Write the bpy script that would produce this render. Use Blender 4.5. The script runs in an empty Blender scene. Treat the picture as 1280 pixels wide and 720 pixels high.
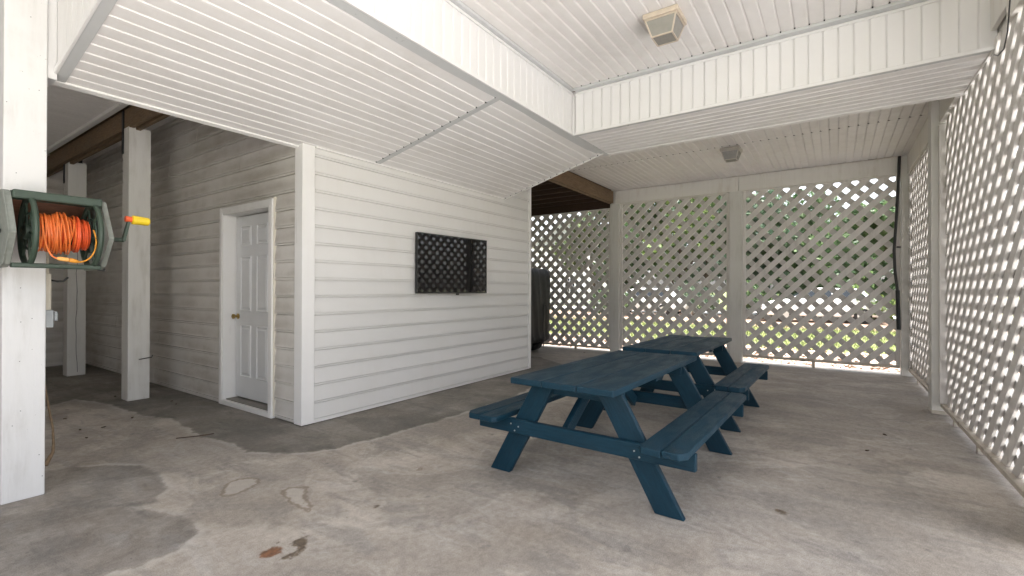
import bpy, bmesh, math, random
import numpy as np
from mathutils import Vector, Matrix
random.seed(7)
rng = np.random.default_rng(7)
S = bpy.context.scene
C = S.collection

# ------------------------------------------------------------------ camera, sky, sun, exposure
cam_d = bpy.data.cameras.new('camera')
cam = bpy.data.objects.new('camera', cam_d)
C.objects.link(cam)
cam_d.sensor_width = 36.0
cam_d.lens = 588.5 / 1280 * 36.0
cam_d.clip_start = 0.05
cam_d.clip_end = 2000
_r = Vector((0.56661162, -0.82398178, 0.00229997))
_u = Vector((-0.00501111, -0.00065463, 0.99998723))
_b = Vector((-0.82396975, -0.56661591, -0.00449998))
cam.matrix_world = Matrix(((_r.x, _u.x, _b.x, 0), (_r.y, _u.y, _b.y, 0), (_r.z, _u.z, _b.z, 1.25), (0, 0, 0, 1)))
S.camera = cam

SUN_EL, SUN_AZ = math.radians(79), math.radians(-98)      # azimuth measured from +X towards +Y
w = bpy.data.worlds.new('World')
S.world = w
w.use_nodes = True
wt = w.node_tree
bg = wt.nodes['Background']
sky = wt.nodes.new('ShaderNodeTexSky')
sky.sky_type = 'NISHITA'
sky.sun_disc = False
sky.sun_elevation = SUN_EL
sky.sun_rotation = math.radians(90) - SUN_AZ
sky.air_density = 1.0
sky.dust_density = 4.0
sky.ozone_density = 1.0
hs = wt.nodes.new('ShaderNodeHueSaturation')
hs.inputs['Saturation'].default_value = 0.42
wt.links.new(sky.outputs[0], hs.inputs['Color'])
wt.links.new(hs.outputs[0], bg.inputs[0])
bg.inputs[1].default_value = 0.14
sun_d = bpy.data.lights.new('sun', 'SUN')
sun_d.energy = 5.0
sun_d.angle = math.radians(0.6)
sun_d.color = (1.0, 0.965, 0.93)
sun = bpy.data.objects.new('sun', sun_d)
C.objects.link(sun)
sd = Vector((math.cos(SUN_EL) * math.cos(SUN_AZ), math.cos(SUN_EL) * math.sin(SUN_AZ), math.sin(SUN_EL)))
sun.rotation_euler = sd.to_track_quat('Z', 'Y').to_euler()
S.view_settings.view_transform = 'Standard'
S.view_settings.look = 'None'
S.view_settings.gamma = 1.0
S.view_settings.exposure = 2.05
S.render.engine = 'CYCLES'
S.cycles.use_denoising = True
S.cycles.max_bounces = 14
S.cycles.diffuse_bounces = 8
S.cycles.caustics_reflective = False
S.cycles.caustics_refractive = False

# ------------------------------------------------------------------ node helpers / materials
def mat(name):
    m = bpy.data.materials.new(name)
    m.use_nodes = True
    nt = m.node_tree
    b = nt.nodes['Principled BSDF']
    return m, nt, b

def N(nt, t, **kw):
    n = nt.nodes.new(t)
    for k, v in kw.items():
        setattr(n, k, v)
    return n

def L(nt, a, b):
    nt.links.new(a, b)

def coords(nt, scale=(1, 1, 1), kind='Object'):
    tc = N(nt, 'ShaderNodeTexCoord')
    mp = N(nt, 'ShaderNodeMapping')
    mp.inputs['Scale'].default_value = scale
    if kind == 'World':
        ge = N(nt, 'ShaderNodeNewGeometry')
        L(nt, ge.outputs['Position'], mp.inputs[0])
    else:
        L(nt, tc.outputs[kind], mp.inputs[0])
    return mp.outputs[0]

def offset_random(nt, vec, amt=37.0):
    oi = N(nt, 'ShaderNodeObjectInfo')
    sc = N(nt, 'ShaderNodeVectorMath', operation='SCALE')
    cx = N(nt, 'ShaderNodeCombineXYZ')
    for i in range(3):
        L(nt, oi.outputs['Random'], cx.inputs[i])
    L(nt, cx.outputs[0], sc.inputs[0])
    sc.inputs['Scale'].default_value = amt
    ad = N(nt, 'ShaderNodeVectorMath', operation='ADD')
    L(nt, vec, ad.inputs[0])
    L(nt, sc.outputs[0], ad.inputs[1])
    return ad.outputs[0], oi.outputs['Random']

def noise(nt, vec, scale, detail=4, rough=0.55, dist=0.0):
    n = N(nt, 'ShaderNodeTexNoise')
    n.inputs['Scale'].default_value = scale
    n.inputs['Detail'].default_value = detail
    n.inputs['Roughness'].default_value = rough
    n.inputs['Distortion'].default_value = dist
    L(nt, vec, n.inputs['Vector'])
    return n.outputs['Fac']

def ramp(nt, fac, stops):
    r = N(nt, 'ShaderNodeValToRGB')
    e = r.color_ramp.elements
    while len(e) < len(stops):
        e.new(0.5)
    for el, (p, c) in zip(e, stops):
        el.position = p
        el.color = (*c, 1) if len(c) == 3 else c
    L(nt, fac, r.inputs[0])
    return r.outputs['Color']

def g(v):
    return (v, v, v)

def mix(nt, fac, a, b, mode='MIX'):
    m = N(nt, 'ShaderNodeMix', data_type='RGBA', blend_type=mode)
    for sock, val in ((m.inputs['Factor'], fac), (m.inputs['A'], a), (m.inputs['B'], b)):
        if isinstance(val, (int, float)):
            sock.default_value = val
        elif isinstance(val, tuple):
            sock.default_value = (*val, 1) if len(val) == 3 else val
        else:
            L(nt, val, sock)
    return m.outputs['Result']

def math_(nt, op, a, b=None, c=None):
    m = N(nt, 'ShaderNodeMath', operation=op)
    for s, v in zip(m.inputs, (a, b, c)):
        if v is None:
            continue
        if isinstance(v, (int, float)):
            s.default_value = v
        else:
            L(nt, v, s)
    return m.outputs[0]

def maprange(nt, v, a, b, c=0.0, d=1.0, smooth=True):
    m = N(nt, 'ShaderNodeMapRange')
    if smooth:
        m.interpolation_type = 'SMOOTHSTEP'
    L(nt, v, m.inputs['Value'])
    for k, val in zip(('From Min', 'From Max', 'To Min', 'To Max'), (a, b, c, d)):
        m.inputs[k].default_value = val
    return m.outputs['Result']

def bump(nt, b, h, strength=0.2, dist=0.01):
    bp = N(nt, 'ShaderNodeBump')
    bp.inputs['Strength'].default_value = strength
    bp.inputs['Distance'].default_value = dist
    L(nt, h, bp.inputs['Height'])
    L(nt, bp.outputs[0], b.inputs['Normal'])

def simple(name, col, rough=0.5, metal=0.0, var=0.12, scale=14.0, bmp=0.0, spec=None):
    m, nt, b = mat(name)
    v, rnd = offset_random(nt, coords(nt))
    n = noise(nt, v, scale, 5)
    c = mix(nt, n, tuple(x * (1 - var) for x in col), tuple(min(1, x * (1 + var)) for x in col))
    L(nt, c, b.inputs['Base Color'])
    b.inputs['Roughness'].default_value = rough
    b.inputs['Metallic'].default_value = metal
    if spec is not None:
        b.inputs['Specular IOR Level'].default_value = spec
    if bmp:
        bump(nt, b, n, bmp, 0.004)
    return m

def vinyl(name, base, dirt, dirt_amt, rough=0.42, tilt=0.05, course=False):
    """white vinyl with faint batch differences and grime blown into patches and streaks"""
    m, nt, b = mat(name)
    P = coords(nt, kind='World')
    Pv = coords(nt, (1.0, 1.0, 0.16) if not course else (0.35, 0.35, 1.6), 'World')
    n1 = noise(nt, P, 1.3, 6, 0.62)
    n2 = noise(nt, Pv, 9.0, 4, 0.6)
    n3 = noise(nt, P, 38.0, 3, 0.7)
    oi = N(nt, 'ShaderNodeObjectInfo')
    a = math_(nt, 'MULTIPLY', maprange(nt, n1, 0.36, 0.72), maprange(nt, n2, 0.28, 0.72, 0.25, 1.0))
    a = math_(nt, 'ADD', math_(nt, 'MULTIPLY', a, dirt_amt), math_(nt, 'MULTIPLY', maprange(nt, n3, 0.62, 0.8), dirt_amt * 0.35))
    if course:      # grime that settles on the lower half of every course, just above its bead
        ge = N(nt, 'ShaderNodeNewGeometry')
        sx = N(nt, 'ShaderNodeSeparateXYZ')
        L(nt, ge.outputs['Position'], sx.inputs[0])
        fr_ = math_(nt, 'FRACT', math_(nt, 'DIVIDE', math_(nt, 'SUBTRACT', sx.outputs['Z'], 0.024), 0.165))
        band = math_(nt, 'MULTIPLY', maprange(nt, fr_, 0.12, 0.30), maprange(nt, fr_, 0.95, 0.40))
        a = math_(nt, 'ADD', a, math_(nt, 'MULTIPLY', math_(nt, 'MULTIPLY', band, 0.30), maprange(nt, n1, 0.3, 0.6, 0.15, 1.0)))
    base2 = mix(nt, oi.outputs['Random'], tuple(x * (1 - tilt) for x in base), base)
    L(nt, mix(nt, a, base2, dirt), b.inputs['Base Color'])
    L(nt, maprange(nt, n2, 0.3, 0.7, rough - 0.08, rough + 0.14), b.inputs['Roughness'])
    fine = noise(nt, coords(nt, (1, 1, 1), 'World'), 160.0, 2, 0.5)
    bump(nt, b, math_(nt, 'ADD', math_(nt, 'MULTIPLY', n1, 0.7), math_(nt, 'MULTIPLY', fine, 0.06)), 0.22, 0.02)
    return m

def painted_wood(name, base, worn, amt, speck=0.5, rough=0.6, zscale=0.12):
    """painted timber: grain showing, streaks, chips, mildew specks"""
    m, nt, b = mat(name)
    v, rnd = offset_random(nt, coords(nt, kind='Object'))
    vs, _ = offset_random(nt, coords(nt, (1, 1, zscale), 'Object'))
    n1 = noise(nt, vs, 13.0, 6, 0.65)
    n2 = noise(nt, v, 2.2, 5, 0.6)
    n3 = noise(nt, v, 55.0, 3, 0.75)
    n4 = noise(nt, v, 20.0, 2, 0.5)
    f = math_(nt, 'MULTIPLY', maprange(nt, n1, 0.42, 0.75), maprange(nt, n2, 0.35, 0.7))
    f = math_(nt, 'MULTIPLY', f, amt)
    c = mix(nt, f, base, worn)
    c = mix(nt, math_(nt, 'MULTIPLY', rnd, 0.35), c, tuple(x * 0.8 for x in base))
    sp = math_(nt, 'MULTIPLY', maprange(nt, n3, 0.67, 0.74), maprange(nt, n4, 0.5, 0.62))
    c = mix(nt, math_(nt, 'MULTIPLY', sp, speck), c, (0.07, 0.065, 0.055))
    L(nt, c, b.inputs['Base Color'])
    b.inputs['Roughness'].default_value = rough
    bump(nt, b, math_(nt, 'ADD', n1, math_(nt, 'MULTIPLY', n3, 0.3)), 0.3, 0.006)
    return m

def grain_wood(name, cols, rough=0.55, spec=0.5, bmp=0.35, ring=11.0, worn=None, worn_amt=0.0):
    """stained boards; grain runs along each board's own local X"""
    m, nt, b = mat(name)
    v, rnd = offset_random(nt, coords(nt, (0.9, 9.0, 9.0)))
    v2, _ = offset_random(nt, coords(nt, (1.4, 5.0, 5.0)))
    n1 = noise(nt, v, ring, 7, 0.68, 0.5)
    n2 = noise(nt, v2, 2.0, 4, 0.6, 0.3)
    n3 = noise(nt, v, 40.0, 3, 0.7)
    c = ramp(nt, math_(nt, 'ADD', math_(nt, 'MULTIPLY', n1, 0.7), math_(nt, 'MULTIPLY', n2, 0.3)), [(0.28, cols[0]), (0.5, cols[1]), (0.74, cols[2])])
    c = mix(nt, math_(nt, 'MULTIPLY', rnd, 0.3), c, cols[0])
    if worn:
        vo, _ = offset_random(nt, coords(nt, (1, 2.2, 2.2)))
        k = maprange(nt, noise(nt, vo, 9.0, 6, 0.7), 0.63, 0.72)
        c = mix(nt, math_(nt, 'MULTIPLY', k, worn_amt), c, worn)
    L(nt, c, b.inputs['Base Color'])
    L(nt, maprange(nt, n2, 0.3, 0.7, rough - 0.1, rough + 0.12), b.inputs['Roughness'])
    b.inputs['Specular IOR Level'].default_value = spec
    bump(nt, b, math_(nt, 'ADD', n1, math_(nt, 'MULTIPLY', n3, 0.35)), bmp, 0.006)
    return m

M = {}
M['siding'] = vinyl('siding_vinyl', (0.735, 0.725, 0.712), (0.60, 0.565, 0.51), 0.22)
M['siding_dirty'] = vinyl('grimy_siding_vinyl', (0.69, 0.665, 0.63), (0.30, 0.26, 0.21), 0.42, course=True)
M['soffit'] = vinyl('soffit_vinyl', (0.79, 0.775, 0.77), (0.58, 0.55, 0.51), 0.42, 0.38, 0.035)
M['fascia'] = vinyl('fascia_vinyl', (0.73, 0.725, 0.725), (0.66, 0.64, 0.61), 0.25, 0.36, 0.03)
M['ceiling'] = vinyl('ceiling_vinyl', (0.78, 0.76, 0.745), (0.58, 0.55, 0.52), 0.4, 0.4, 0.05)
M['trim'] = vinyl('trim_vinyl', (0.82, 0.81, 0.80), (0.58, 0.55, 0.5), 0.25, 0.35, 0.02)
M['grey_trim'] = vinyl('grey_trim_vinyl', (0.52, 0.53, 0.535), (0.40, 0.40, 0.39), 0.3, 0.35, 0.02)
M['sill'] = simple('worn_grey_sill', (0.235, 0.22, 0.195), 0.8, 0, 0.25, 9, 0.2)
M['stain_trim'] = vinyl('yellowed_trim_vinyl', (0.76, 0.72, 0.62), (0.5, 0.44, 0.34), 0.4)
M['post'] = painted_wood('white_post_paint', (0.76, 0.755, 0.75), (0.46, 0.44, 0.41), 0.95, 0.75)
M['post_grey'] = painted_wood('greyed_post_paint', (0.66, 0.65, 0.62), (0.42, 0.40, 0.35), 0.8, 0.6)
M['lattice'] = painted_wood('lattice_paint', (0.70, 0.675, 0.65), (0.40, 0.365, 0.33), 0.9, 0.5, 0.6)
M['lattice_outer'] = painted_wood('shaded_lattice_paint', (0.53, 0.51, 0.49), (0.36, 0.33, 0.30), 0.9, 0.5, 0.6)  # lattice paint darkened for the back slats, shade between layers put into the colour
M['rail'] = painted_wood('rail_paint', (0.55, 0.50, 0.43), (0.24, 0.19, 0.13), 1.0, 0.6)
M['beam'] = painted_wood('beam_paint', (0.72, 0.70, 0.66), (0.45, 0.40, 0.33), 0.8, 0.7)
M['door'] = simple('door_paint', (0.70, 0.71, 0.72), 0.38, 0, 0.06, 6)
M['timber'] = grain_wood('brown_timber', ((0.085, 0.055, 0.033), (0.20, 0.137, 0.086), (0.33, 0.235, 0.15)), 0.7, 0.2, worn=(0.03, 0.02, 0.013), worn_amt=0.7)
M['dark_timber'] = grain_wood('dark_timber', ((0.022, 0.013, 0.009), (0.055, 0.033, 0.022), (0.10, 0.065, 0.045)), 0.75, 0.2, worn=(0.02, 0.012, 0.01), worn_amt=0.8)
M['blue'] = grain_wood('blue_stained_wood', ((0.0022, 0.0175, 0.031), (0.0045, 0.034, 0.058), (0.008, 0.051, 0.082)), 0.5, 0.28, 0.5, worn=(0.02, 0.05, 0.075), worn_amt=0.3)
M['screw'] = simple('zinc_screw', (0.6, 0.6, 0.58), 0.35, 0.9)
M['black_metal'] = simple('black_metal', (0.02, 0.022, 0.024), 0.5, 0.4, 0.3)
M['black_plastic'] = simple('black_plastic', (0.014, 0.014, 0.015), 0.4)
M['rubber'] = simple('tyre_rubber', (0.018, 0.018, 0.018), 0.8, 0, 0.3, 30, 0.3)
M['cover'] = simple('black_cover_fabric', (0.0055, 0.0056, 0.0064), 0.42, 0, 0.35, 22, 0.5, 0.5)
M['piping'] = simple('cover_piping', (0.022, 0.022, 0.023), 0.45)
M['brass'] = simple('aged_brass', (0.50, 0.36, 0.14), 0.28, 1.0, 0.2, 40)
M['reel_green'] = simple('reel_green_plastic', (0.036, 0.058, 0.040), 0.5, 0, 0.25, 30, 0.15)
M['reel_grey'] = simple('reel_weathered_plastic', (0.22, 0.235, 0.21), 0.6, 0, 0.3, 40, 0.2)
M['reel_wood'] = grain_wood('reel_back_wood', ((0.10, 0.04, 0.022), (0.20, 0.085, 0.045), (0.28, 0.13, 0.07)), 0.6, 0.3)
M['orange'] = simple('orange_cord', (0.72, 0.17, 0.035), 0.42, 0, 0.3, 60)
M['red_orange'] = simple('red_orange_cord', (0.72, 0.105, 0.028), 0.42, 0, 0.25, 60)
M['amber'] = simple('amber_cord', (0.72, 0.30, 0.03), 0.4, 0, 0.2, 60)
M['plug'] = simple('amber_plug', (0.75, 0.38, 0.10), 0.4, 0, 0.2, 60)
M['yellow'] = simple('yellow_grip', (0.78, 0.56, 0.02), 0.4, 0, 0.1, 30)
M['lamp_frame'] = simple('yellowed_lamp_frame', (0.50, 0.43, 0.345), 0.5, 0, 0.2, 30)
M['lamp_frame_grey'] = simple('greyed_lamp_frame', (0.42, 0.39, 0.34), 0.55, 0, 0.2, 30)
M['bulb'] = simple('bulb_glass', (0.75, 0.74, 0.70), 0.25)
M['conduit'] = simple('cream_conduit', (0.62, 0.57, 0.47), 0.5, 0, 0.1)
M['outlet'] = simple('grey_outlet', (0.36, 0.38, 0.39), 0.5, 0.2, 0.2)
M['rope'] = simple('brown_rope', (0.20, 0.14, 0.085), 0.85, 0, 0.5, 60, 0.4)
M['car_paint'] = simple('white_car_paint', (0.80, 0.80, 0.78), 0.25, 0, 0.02)
M['car_glass'] = simple('dark_car_glass', (0.02, 0.025, 0.03), 0.08)
M['bark'] = grain_wood('bark', ((0.045, 0.032, 0.022), (0.10, 0.075, 0.055), (0.17, 0.14, 0.11)), 0.9, 0.1, 0.8)
M['leaf_dry'] = simple('dry_leaf', (0.075, 0.045, 0.028), 0.8, 0, 0.4, 30)
M['litter'] = simple('pale_dry_leaf', (0.38, 0.28, 0.21), 0.8, 0, 0.5, 8)

def glass_material(name, col, rough, alpha_t):
    m, nt, b = mat(name)
    n = noise(nt, coords(nt), 24.0, 4)
    L(nt, mix(nt, n, tuple(x * 0.7 for x in col), col), b.inputs['Base Color'])
    b.inputs['Roughness'].default_value = rough
    b.inputs['Transmission Weight'].default_value = alpha_t
    b.inputs['IOR'].default_value = 1.3
    return m
M['lamp_glass'] = glass_material('dusty_lamp_glass', (0.62, 0.60, 0.55), 0.22, 0.55)

def screen_material():
    m, nt, b = mat('tv_screen_gloss')
    n = noise(nt, coords(nt), 12.0, 3)
    L(nt, mix(nt, n, (0.004, 0.004, 0.005), (0.007, 0.007, 0.008)), b.inputs['Base Color'])
    b.inputs['Roughness'].default_value = 0.03
    b.inputs['Specular IOR Level'].default_value = 0.8
    return m
M['screen'] = screen_material()

def leaves_material(name, a, bcol, trans=0.35):
    m, nt, b = mat(name)
    ge = N(nt, 'ShaderNodeNewGeometry')
    n = noise(nt, coords(nt, kind='World'), 0.7, 4)
    rnd = ge.outputs['Random Per Island']
    f = math_(nt, 'ADD', math_(nt, 'MULTIPLY', n, 0.6), math_(nt, 'MULTIPLY', rnd, 0.5))
    c = mix(nt, maprange(nt, f, 0.25, 0.85), a, bcol)
    L(nt, c, b.inputs['Base Color'])
    b.inputs['Roughness'].default_value = 0.55
    tr = N(nt, 'ShaderNodeBsdfTranslucent')
    L(nt, c, tr.inputs['Color'])
    ms = N(nt, 'ShaderNodeMixShader')
    ms.inputs[0].default_value = trans
    L(nt, b.outputs[0], ms.inputs[1])
    L(nt, tr.outputs[0], ms.inputs[2])
    L(nt, ms.outputs[0], nt.nodes['Material Output'].inputs[0])
    return m
M['leaf_a'] = leaves_material('deep_green_leaves', (0.035, 0.072, 0.03), (0.12, 0.18, 0.075), 0.45)
M['leaf_b'] = leaves_material('fresh_green_leaves', (0.045, 0.09, 0.025), (0.16, 0.21, 0.06))
M['leaf_c'] = leaves_material('bluish_green_leaves', (0.045, 0.085, 0.055), (0.13, 0.18, 0.11), 0.45)
M['grass'] = leaves_material('grass_blades', (0.09, 0.12, 0.03), (0.20, 0.22, 0.075), 0.3)

def concrete():
    m, nt, b = mat('stained_concrete')
    P = coords(nt, kind='World')
    Pd = coords(nt, (1.0, 0.42, 1.0), 'World')
    big = noise(nt, P, 0.55, 6, 0.6)
    mid = noise(nt, P, 2.1, 7, 0.66, 0.4)
    brush = noise(nt, coords(nt, (2.6, 0.7, 1.0), 'World'), 2.2, 6, 0.62, 0.6)
    fine = noise(nt, P, 26.0, 6, 0.75)
    grit = noise(nt, P, 190.0, 3, 0.7)
    c = ramp(nt, mid, [(0.30, (0.225, 0.180, 0.135)), (0.47, (0.45, 0.388, 0.318)), (0.64, (0.62, 0.555, 0.475))])
    c = mix(nt, maprange(nt, big, 0.44, 0.62, 0, 0.6), c, (0.29, 0.262, 0.232))
    c = mix(nt, maprange(nt, brush, 0.52, 0.64, 0, 0.5), c, (0.20, 0.185, 0.168))
    c = mix(nt, maprange(nt, brush, 0.45, 0.33, 0, 0.6), c, (0.56, 0.525, 0.48))
    warm = noise(nt, P, 1.1, 3, 0.5)
    c = mix(nt, maprange(nt, warm, 0.52, 0.72, 0, 0.45), c, (0.33, 0.255, 0.175))
    # old wash patches with a readable edge
    pt_ = noise(nt, coords(nt, (1.0, 0.8, 1.0), 'World'), 0.95, 7, 0.58, 0.9)
    c = mix(nt, maprange(nt, pt_, 0.505, 0.535, 0, 0.34), c, (0.19, 0.165, 0.135))
    c = mix(nt, math_(nt, 'MULTIPLY', maprange(nt, pt_, 0.485, 0.503), maprange(nt, pt_, 0.521, 0.505, 0, 0.16)), c, (0.56, 0.53, 0.49))
    pt2 = noise(nt, coords(nt, (1.0, 0.6, 1.0), 'World'), 2.6, 6, 0.6, 1.2)
    c = mix(nt, maprange(nt, pt2, 0.55, 0.61, 0, 0.32), c, (0.17, 0.155, 0.14))
    # dark spatter
    sp = noise(nt, P, 7.5, 2, 0.5)
    c = mix(nt, math_(nt, 'MULTIPLY', maprange(nt, sp, 0.69, 0.76), 0.65), c, (0.115, 0.105, 0.095))
    sp2 = noise(nt, P, 34.0, 1, 0.5)
    c = mix(nt, math_(nt, 'MULTIPLY', maprange(nt, sp2, 0.77, 0.82), 0.75), c, (0.08, 0.07, 0.06))
    # fine aggregate
    c = mix(nt, maprange(nt, fine, 0.25, 0.75, 0, 1), mix(nt, 0.32, c, (0.07, 0.06, 0.05)), mix(nt, 0.17, c, (0.7, 0.67, 0.63)))
    c = mix(nt, maprange(nt, grit, 0.3, 0.7, 0, 1), mix(nt, 0.26, c, (0.03, 0.03, 0.03)), mix(nt, 0.14, c, (0.85, 0.83, 0.8)))
    warp = math_(nt, 'MULTIPLY', math_(nt, 'SUBTRACT', noise(nt, P, 6.0, 6, 0.65), 0.5), 0.15)
    warp_s = math_(nt, 'MULTIPLY', math_(nt, 'SUBTRACT', noise(nt, P, 17.0, 6, 0.72), 0.5), 0.085)

    def attr(name, wv):
        a = N(nt, 'ShaderNodeAttribute', attribute_name=name)
        return math_(nt, 'ADD', a.outputs['Fac'], wv)
    for nm, tint, k in (('damp_entry', (0.66, 0.67, 0.69), 0.95), ('damp_base', (0.53, 0.54, 0.535), 0.95)):
        d = attr(nm, warp)
        inside = maprange(nt, d, 0.02, -0.03)
        edge_in = maprange(nt, d, -0.30, 0.0)             # a darker tide mark just inside the rim
        tintc = mix(nt, math_(nt, 'MULTIPLY', edge_in, 0.55), tint, tuple(x * 0.72 for x in tint))
        fade = maprange(nt, noise(nt, P, 1.7, 5, 0.6), 0.3, 0.6, 0.55, 1.0)
        inside = math_(nt, 'MULTIPLY', inside, fade)
        c = mix(nt, math_(nt, 'MULTIPLY', inside, k), c, mix(nt, 1.0, c, tintc, 'MULTIPLY'))
        rim = math_(nt, 'MULTIPLY', maprange(nt, d, -0.006, 0.006), maprange(nt, d, 0.06, 0.012))
        rim = math_(nt, 'MULTIPLY', rim, maprange(nt, noise(nt, P, 3.0, 4, 0.6), 0.36, 0.62))
        c = mix(nt, math_(nt, 'MULTIPLY', rim, 0.42), c, (0.56, 0.535, 0.50))
    d = attr('pale_spill', warp_s)
    c = mix(nt, maprange(nt, d, 0.004, -0.03, 0, 0.5), c, (0.52, 0.48, 0.43))
    ring = math_(nt, 'MULTIPLY', maprange(nt, d, -0.022, -0.006), maprange(nt, d, 0.010, 0.0))
    c = mix(nt, math_(nt, 'MULTIPLY', ring, 0.55), c, (0.17, 0.125, 0.08))
    d = attr('rust_spill', warp_s)
    c = mix(nt, maprange(nt, d, 0.006, -0.012, 0, 0.92), c, mix(nt, maprange(nt, fine, 0.35, 0.65), (0.10, 0.055, 0.028), (0.25, 0.10, 0.04)))
    d = attr('oil_spill', warp_s)
    c = mix(nt, maprange(nt, d, 0.006, -0.012, 0, 0.9), c, mix(nt, maprange(nt, fine, 0.35, 0.65), (0.06, 0.042, 0.026), (0.15, 0.11, 0.07)))
    L(nt, c, b.inputs['Base Color'])
    L(nt, maprange(nt, mid, 0.3, 0.7, 0.62, 0.86), b.inputs['Roughness'])
    b.inputs['Specular IOR Level'].default_value = 0.35
    bump(nt, b, math_(nt, 'ADD', math_(nt, 'MULTIPLY', fine, 0.6), math_(nt, 'MULTIPLY', grit, 0.35)), 0.25, 0.006)
    return m
M['concrete'] = concrete()

def ground_material(name, a, bcol, c3, scale):
    m, nt, b = mat(name)
    P = coords(nt, kind='World')
    n1 = noise(nt, P, scale, 7, 0.7)
    n2 = noise(nt, P, scale * 12, 4, 0.7)
    c = ramp(nt, math_(nt, 'ADD', math_(nt, 'MULTIPLY', n1, 0.55), math_(nt, 'MULTIPLY', n2, 0.45)), [(0.3, a), (0.5, bcol), (0.7, c3)])
    L(nt, c, b.inputs['Base Color'])
    b.inputs['Roughness'].default_value = 0.9
    bump(nt, b, n2, 0.5, 0.03)
    return m
M['lawn'] = ground_material('lawn', (0.075, 0.10, 0.028), (0.13, 0.155, 0.045), (0.20, 0.20, 0.08), 0.9)
M['mulch'] = ground_material('mulch', (0.15, 0.10, 0.075), (0.28, 0.205, 0.16), (0.46, 0.37, 0.31), 2.2)
M['verge'] = ground_material('leaf_strewn_ground', (0.09, 0.055, 0.038), (0.20, 0.13, 0.09), (0.34, 0.25, 0.18), 1.4)
M['gravel'] = ground_material('pale_gravel', (0.44, 0.43, 0.42), (0.56, 0.55, 0.54), (0.68, 0.67, 0.66), 2.0)

# ------------------------------------------------------------------ mesh helpers
class MB:
    def __init__(s):
        s.v, s.f = [], []
    def add(s, vs, fs):
        o = len(s.v)
        s.v += [tuple(p) for p in vs]
        s.f += [tuple(i + o for i in f) for f in fs]
        return s
    def box(s, x0, x1, y0, y1, z0, z1):
        vs = [(x, y, z) for z in (z0, z1) for y in (y0, y1) for x in (x0, x1)]
        return s.add(vs, [(0, 2, 3, 1), (4, 5, 7, 6), (0, 1, 5, 4), (2, 6, 7, 3), (0, 4, 6, 2), (1, 3, 7, 5)])
    def prism(s, bottom, top):
        n = len(bottom)
        return s.add(list(bottom) + list(top), [tuple(range(n))[::-1], tuple(range(n, 2 * n))] + [(i, (i + 1) % n, n + (i + 1) % n, n + i) for i in range(n)])
    def tube(s, path, r, n=8, closed=False, cap=True):
        P = [Vector(p) for p in path]
        m = len(P)
        rs = r if isinstance(r, (list, tuple)) else [r] * m
        vs, fs = [], []
        ref = None
        for i, p in enumerate(P):
            a = P[i - 1] if (i > 0 or closed) else P[i]
            b_ = P[(i + 1) % m] if (i < m - 1 or closed) else P[i]
            t = (b_ - a).normalized()
            if ref is None:
                ref = t.orthogonal().normalized()
            u = (ref - t * ref.dot(t))
            u = u.normalized() if u.length > 1e-6 else t.orthogonal().normalized()
            ref = u
            w_ = t.cross(u)
            for k in range(n):
                an = 2 * math.pi * k / n
                vs.append(p + (u * math.cos(an) + w_ * math.sin(an)) * rs[i])
        for i in range(m if closed else m - 1):
            j = (i + 1) % m
            for k in range(n):
                k2 = (k + 1) % n
                fs.append((i * n + k, i * n + k2, j * n + k2, j * n + k))
        if cap and not closed:
            fs.append(tuple(range(n))[::-1])
            fs.append(tuple((m - 1) * n + k for k in range(n)))
        return s.add(vs, fs)
    def lathe(s, prof, n, origin, axis, ):
        """prof: (distance along axis, radius)"""
        axis = Vector(axis).normalized()
        u = axis.orthogonal().normalized()
        w_ = axis.cross(u)
        o = Vector(origin)
        vs, fs = [], []
        for d, r in prof:
            for k in range(n):
                an = 2 * math.pi * k / n
                vs.append(o + axis * d + (u * math.cos(an) + w_ * math.sin(an)) * r)
        for i in range(len(prof) - 1):
            for k in range(n):
                k2 = (k + 1) % n
                fs.append((i * n + k, i * n + k2, (i + 1) * n + k2, (i + 1) * n + k))
        fs.append(tuple(range(n))[::-1])
        fs.append(tuple((len(prof) - 1) * n + k for k in range(n)))
        return s.add(vs, fs)
    def build(s, name, m, parent=None, bev=0.0, seg=1, smooth=False):
        off = Vector((0, 0, 0))
        q = parent
        while q:
            off += q.location
            q = q.parent
        me = bpy.data.meshes.new(name)
        me.from_pydata([(a - off.x, b_ - off.y, c - off.z) for a, b_, c in s.v], [], s.f)
        finish(me, bev, seg, smooth)
        me.materials.append(M[m] if isinstance(m, str) else m)
        o = bpy.data.objects.new(name, me)
        C.objects.link(o)
        if parent:
            o.parent = parent
        return o

def finish(me, bev=0.0, seg=1, smooth=False):
    bm = bmesh.new()
    bm.from_mesh(me)
    bmesh.ops.recalc_face_normals(bm, faces=bm.faces)
    if bev > 0:
        es = [e for e in bm.edges if len(e.link_faces) == 2 and e.calc_face_angle(0) > 0.5]
        bmesh.ops.bevel(bm, geom=es, offset=bev, segments=seg, affect='EDGES', profile=0.5, clamp_overlap=True)
    bm.to_mesh(me)
    bm.free()
    if smooth:
        me.polygons.foreach_set('use_smooth', [True] * len(me.polygons))
        me.set_sharp_from_angle(angle=math.radians(40))
    me.update()

def empty(name, loc, rz=0.0):
    o = bpy.data.objects.new(name, None)
    o.location = loc
    o.rotation_euler = (0, 0, rz)
    o.empty_display_size = 0.1
    C.objects.link(o)
    o.matrix_world = Matrix.Translation(Vector(loc)) @ Matrix.Rotation(rz, 4, 'Z')
    return o

def tag(o, label=None, cat=None, group=None, kind=None):
    if label: o['label'] = label
    if cat: o['category'] = cat
    if group: o['group'] = group
    if kind: o['kind'] = kind
    return o

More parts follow.
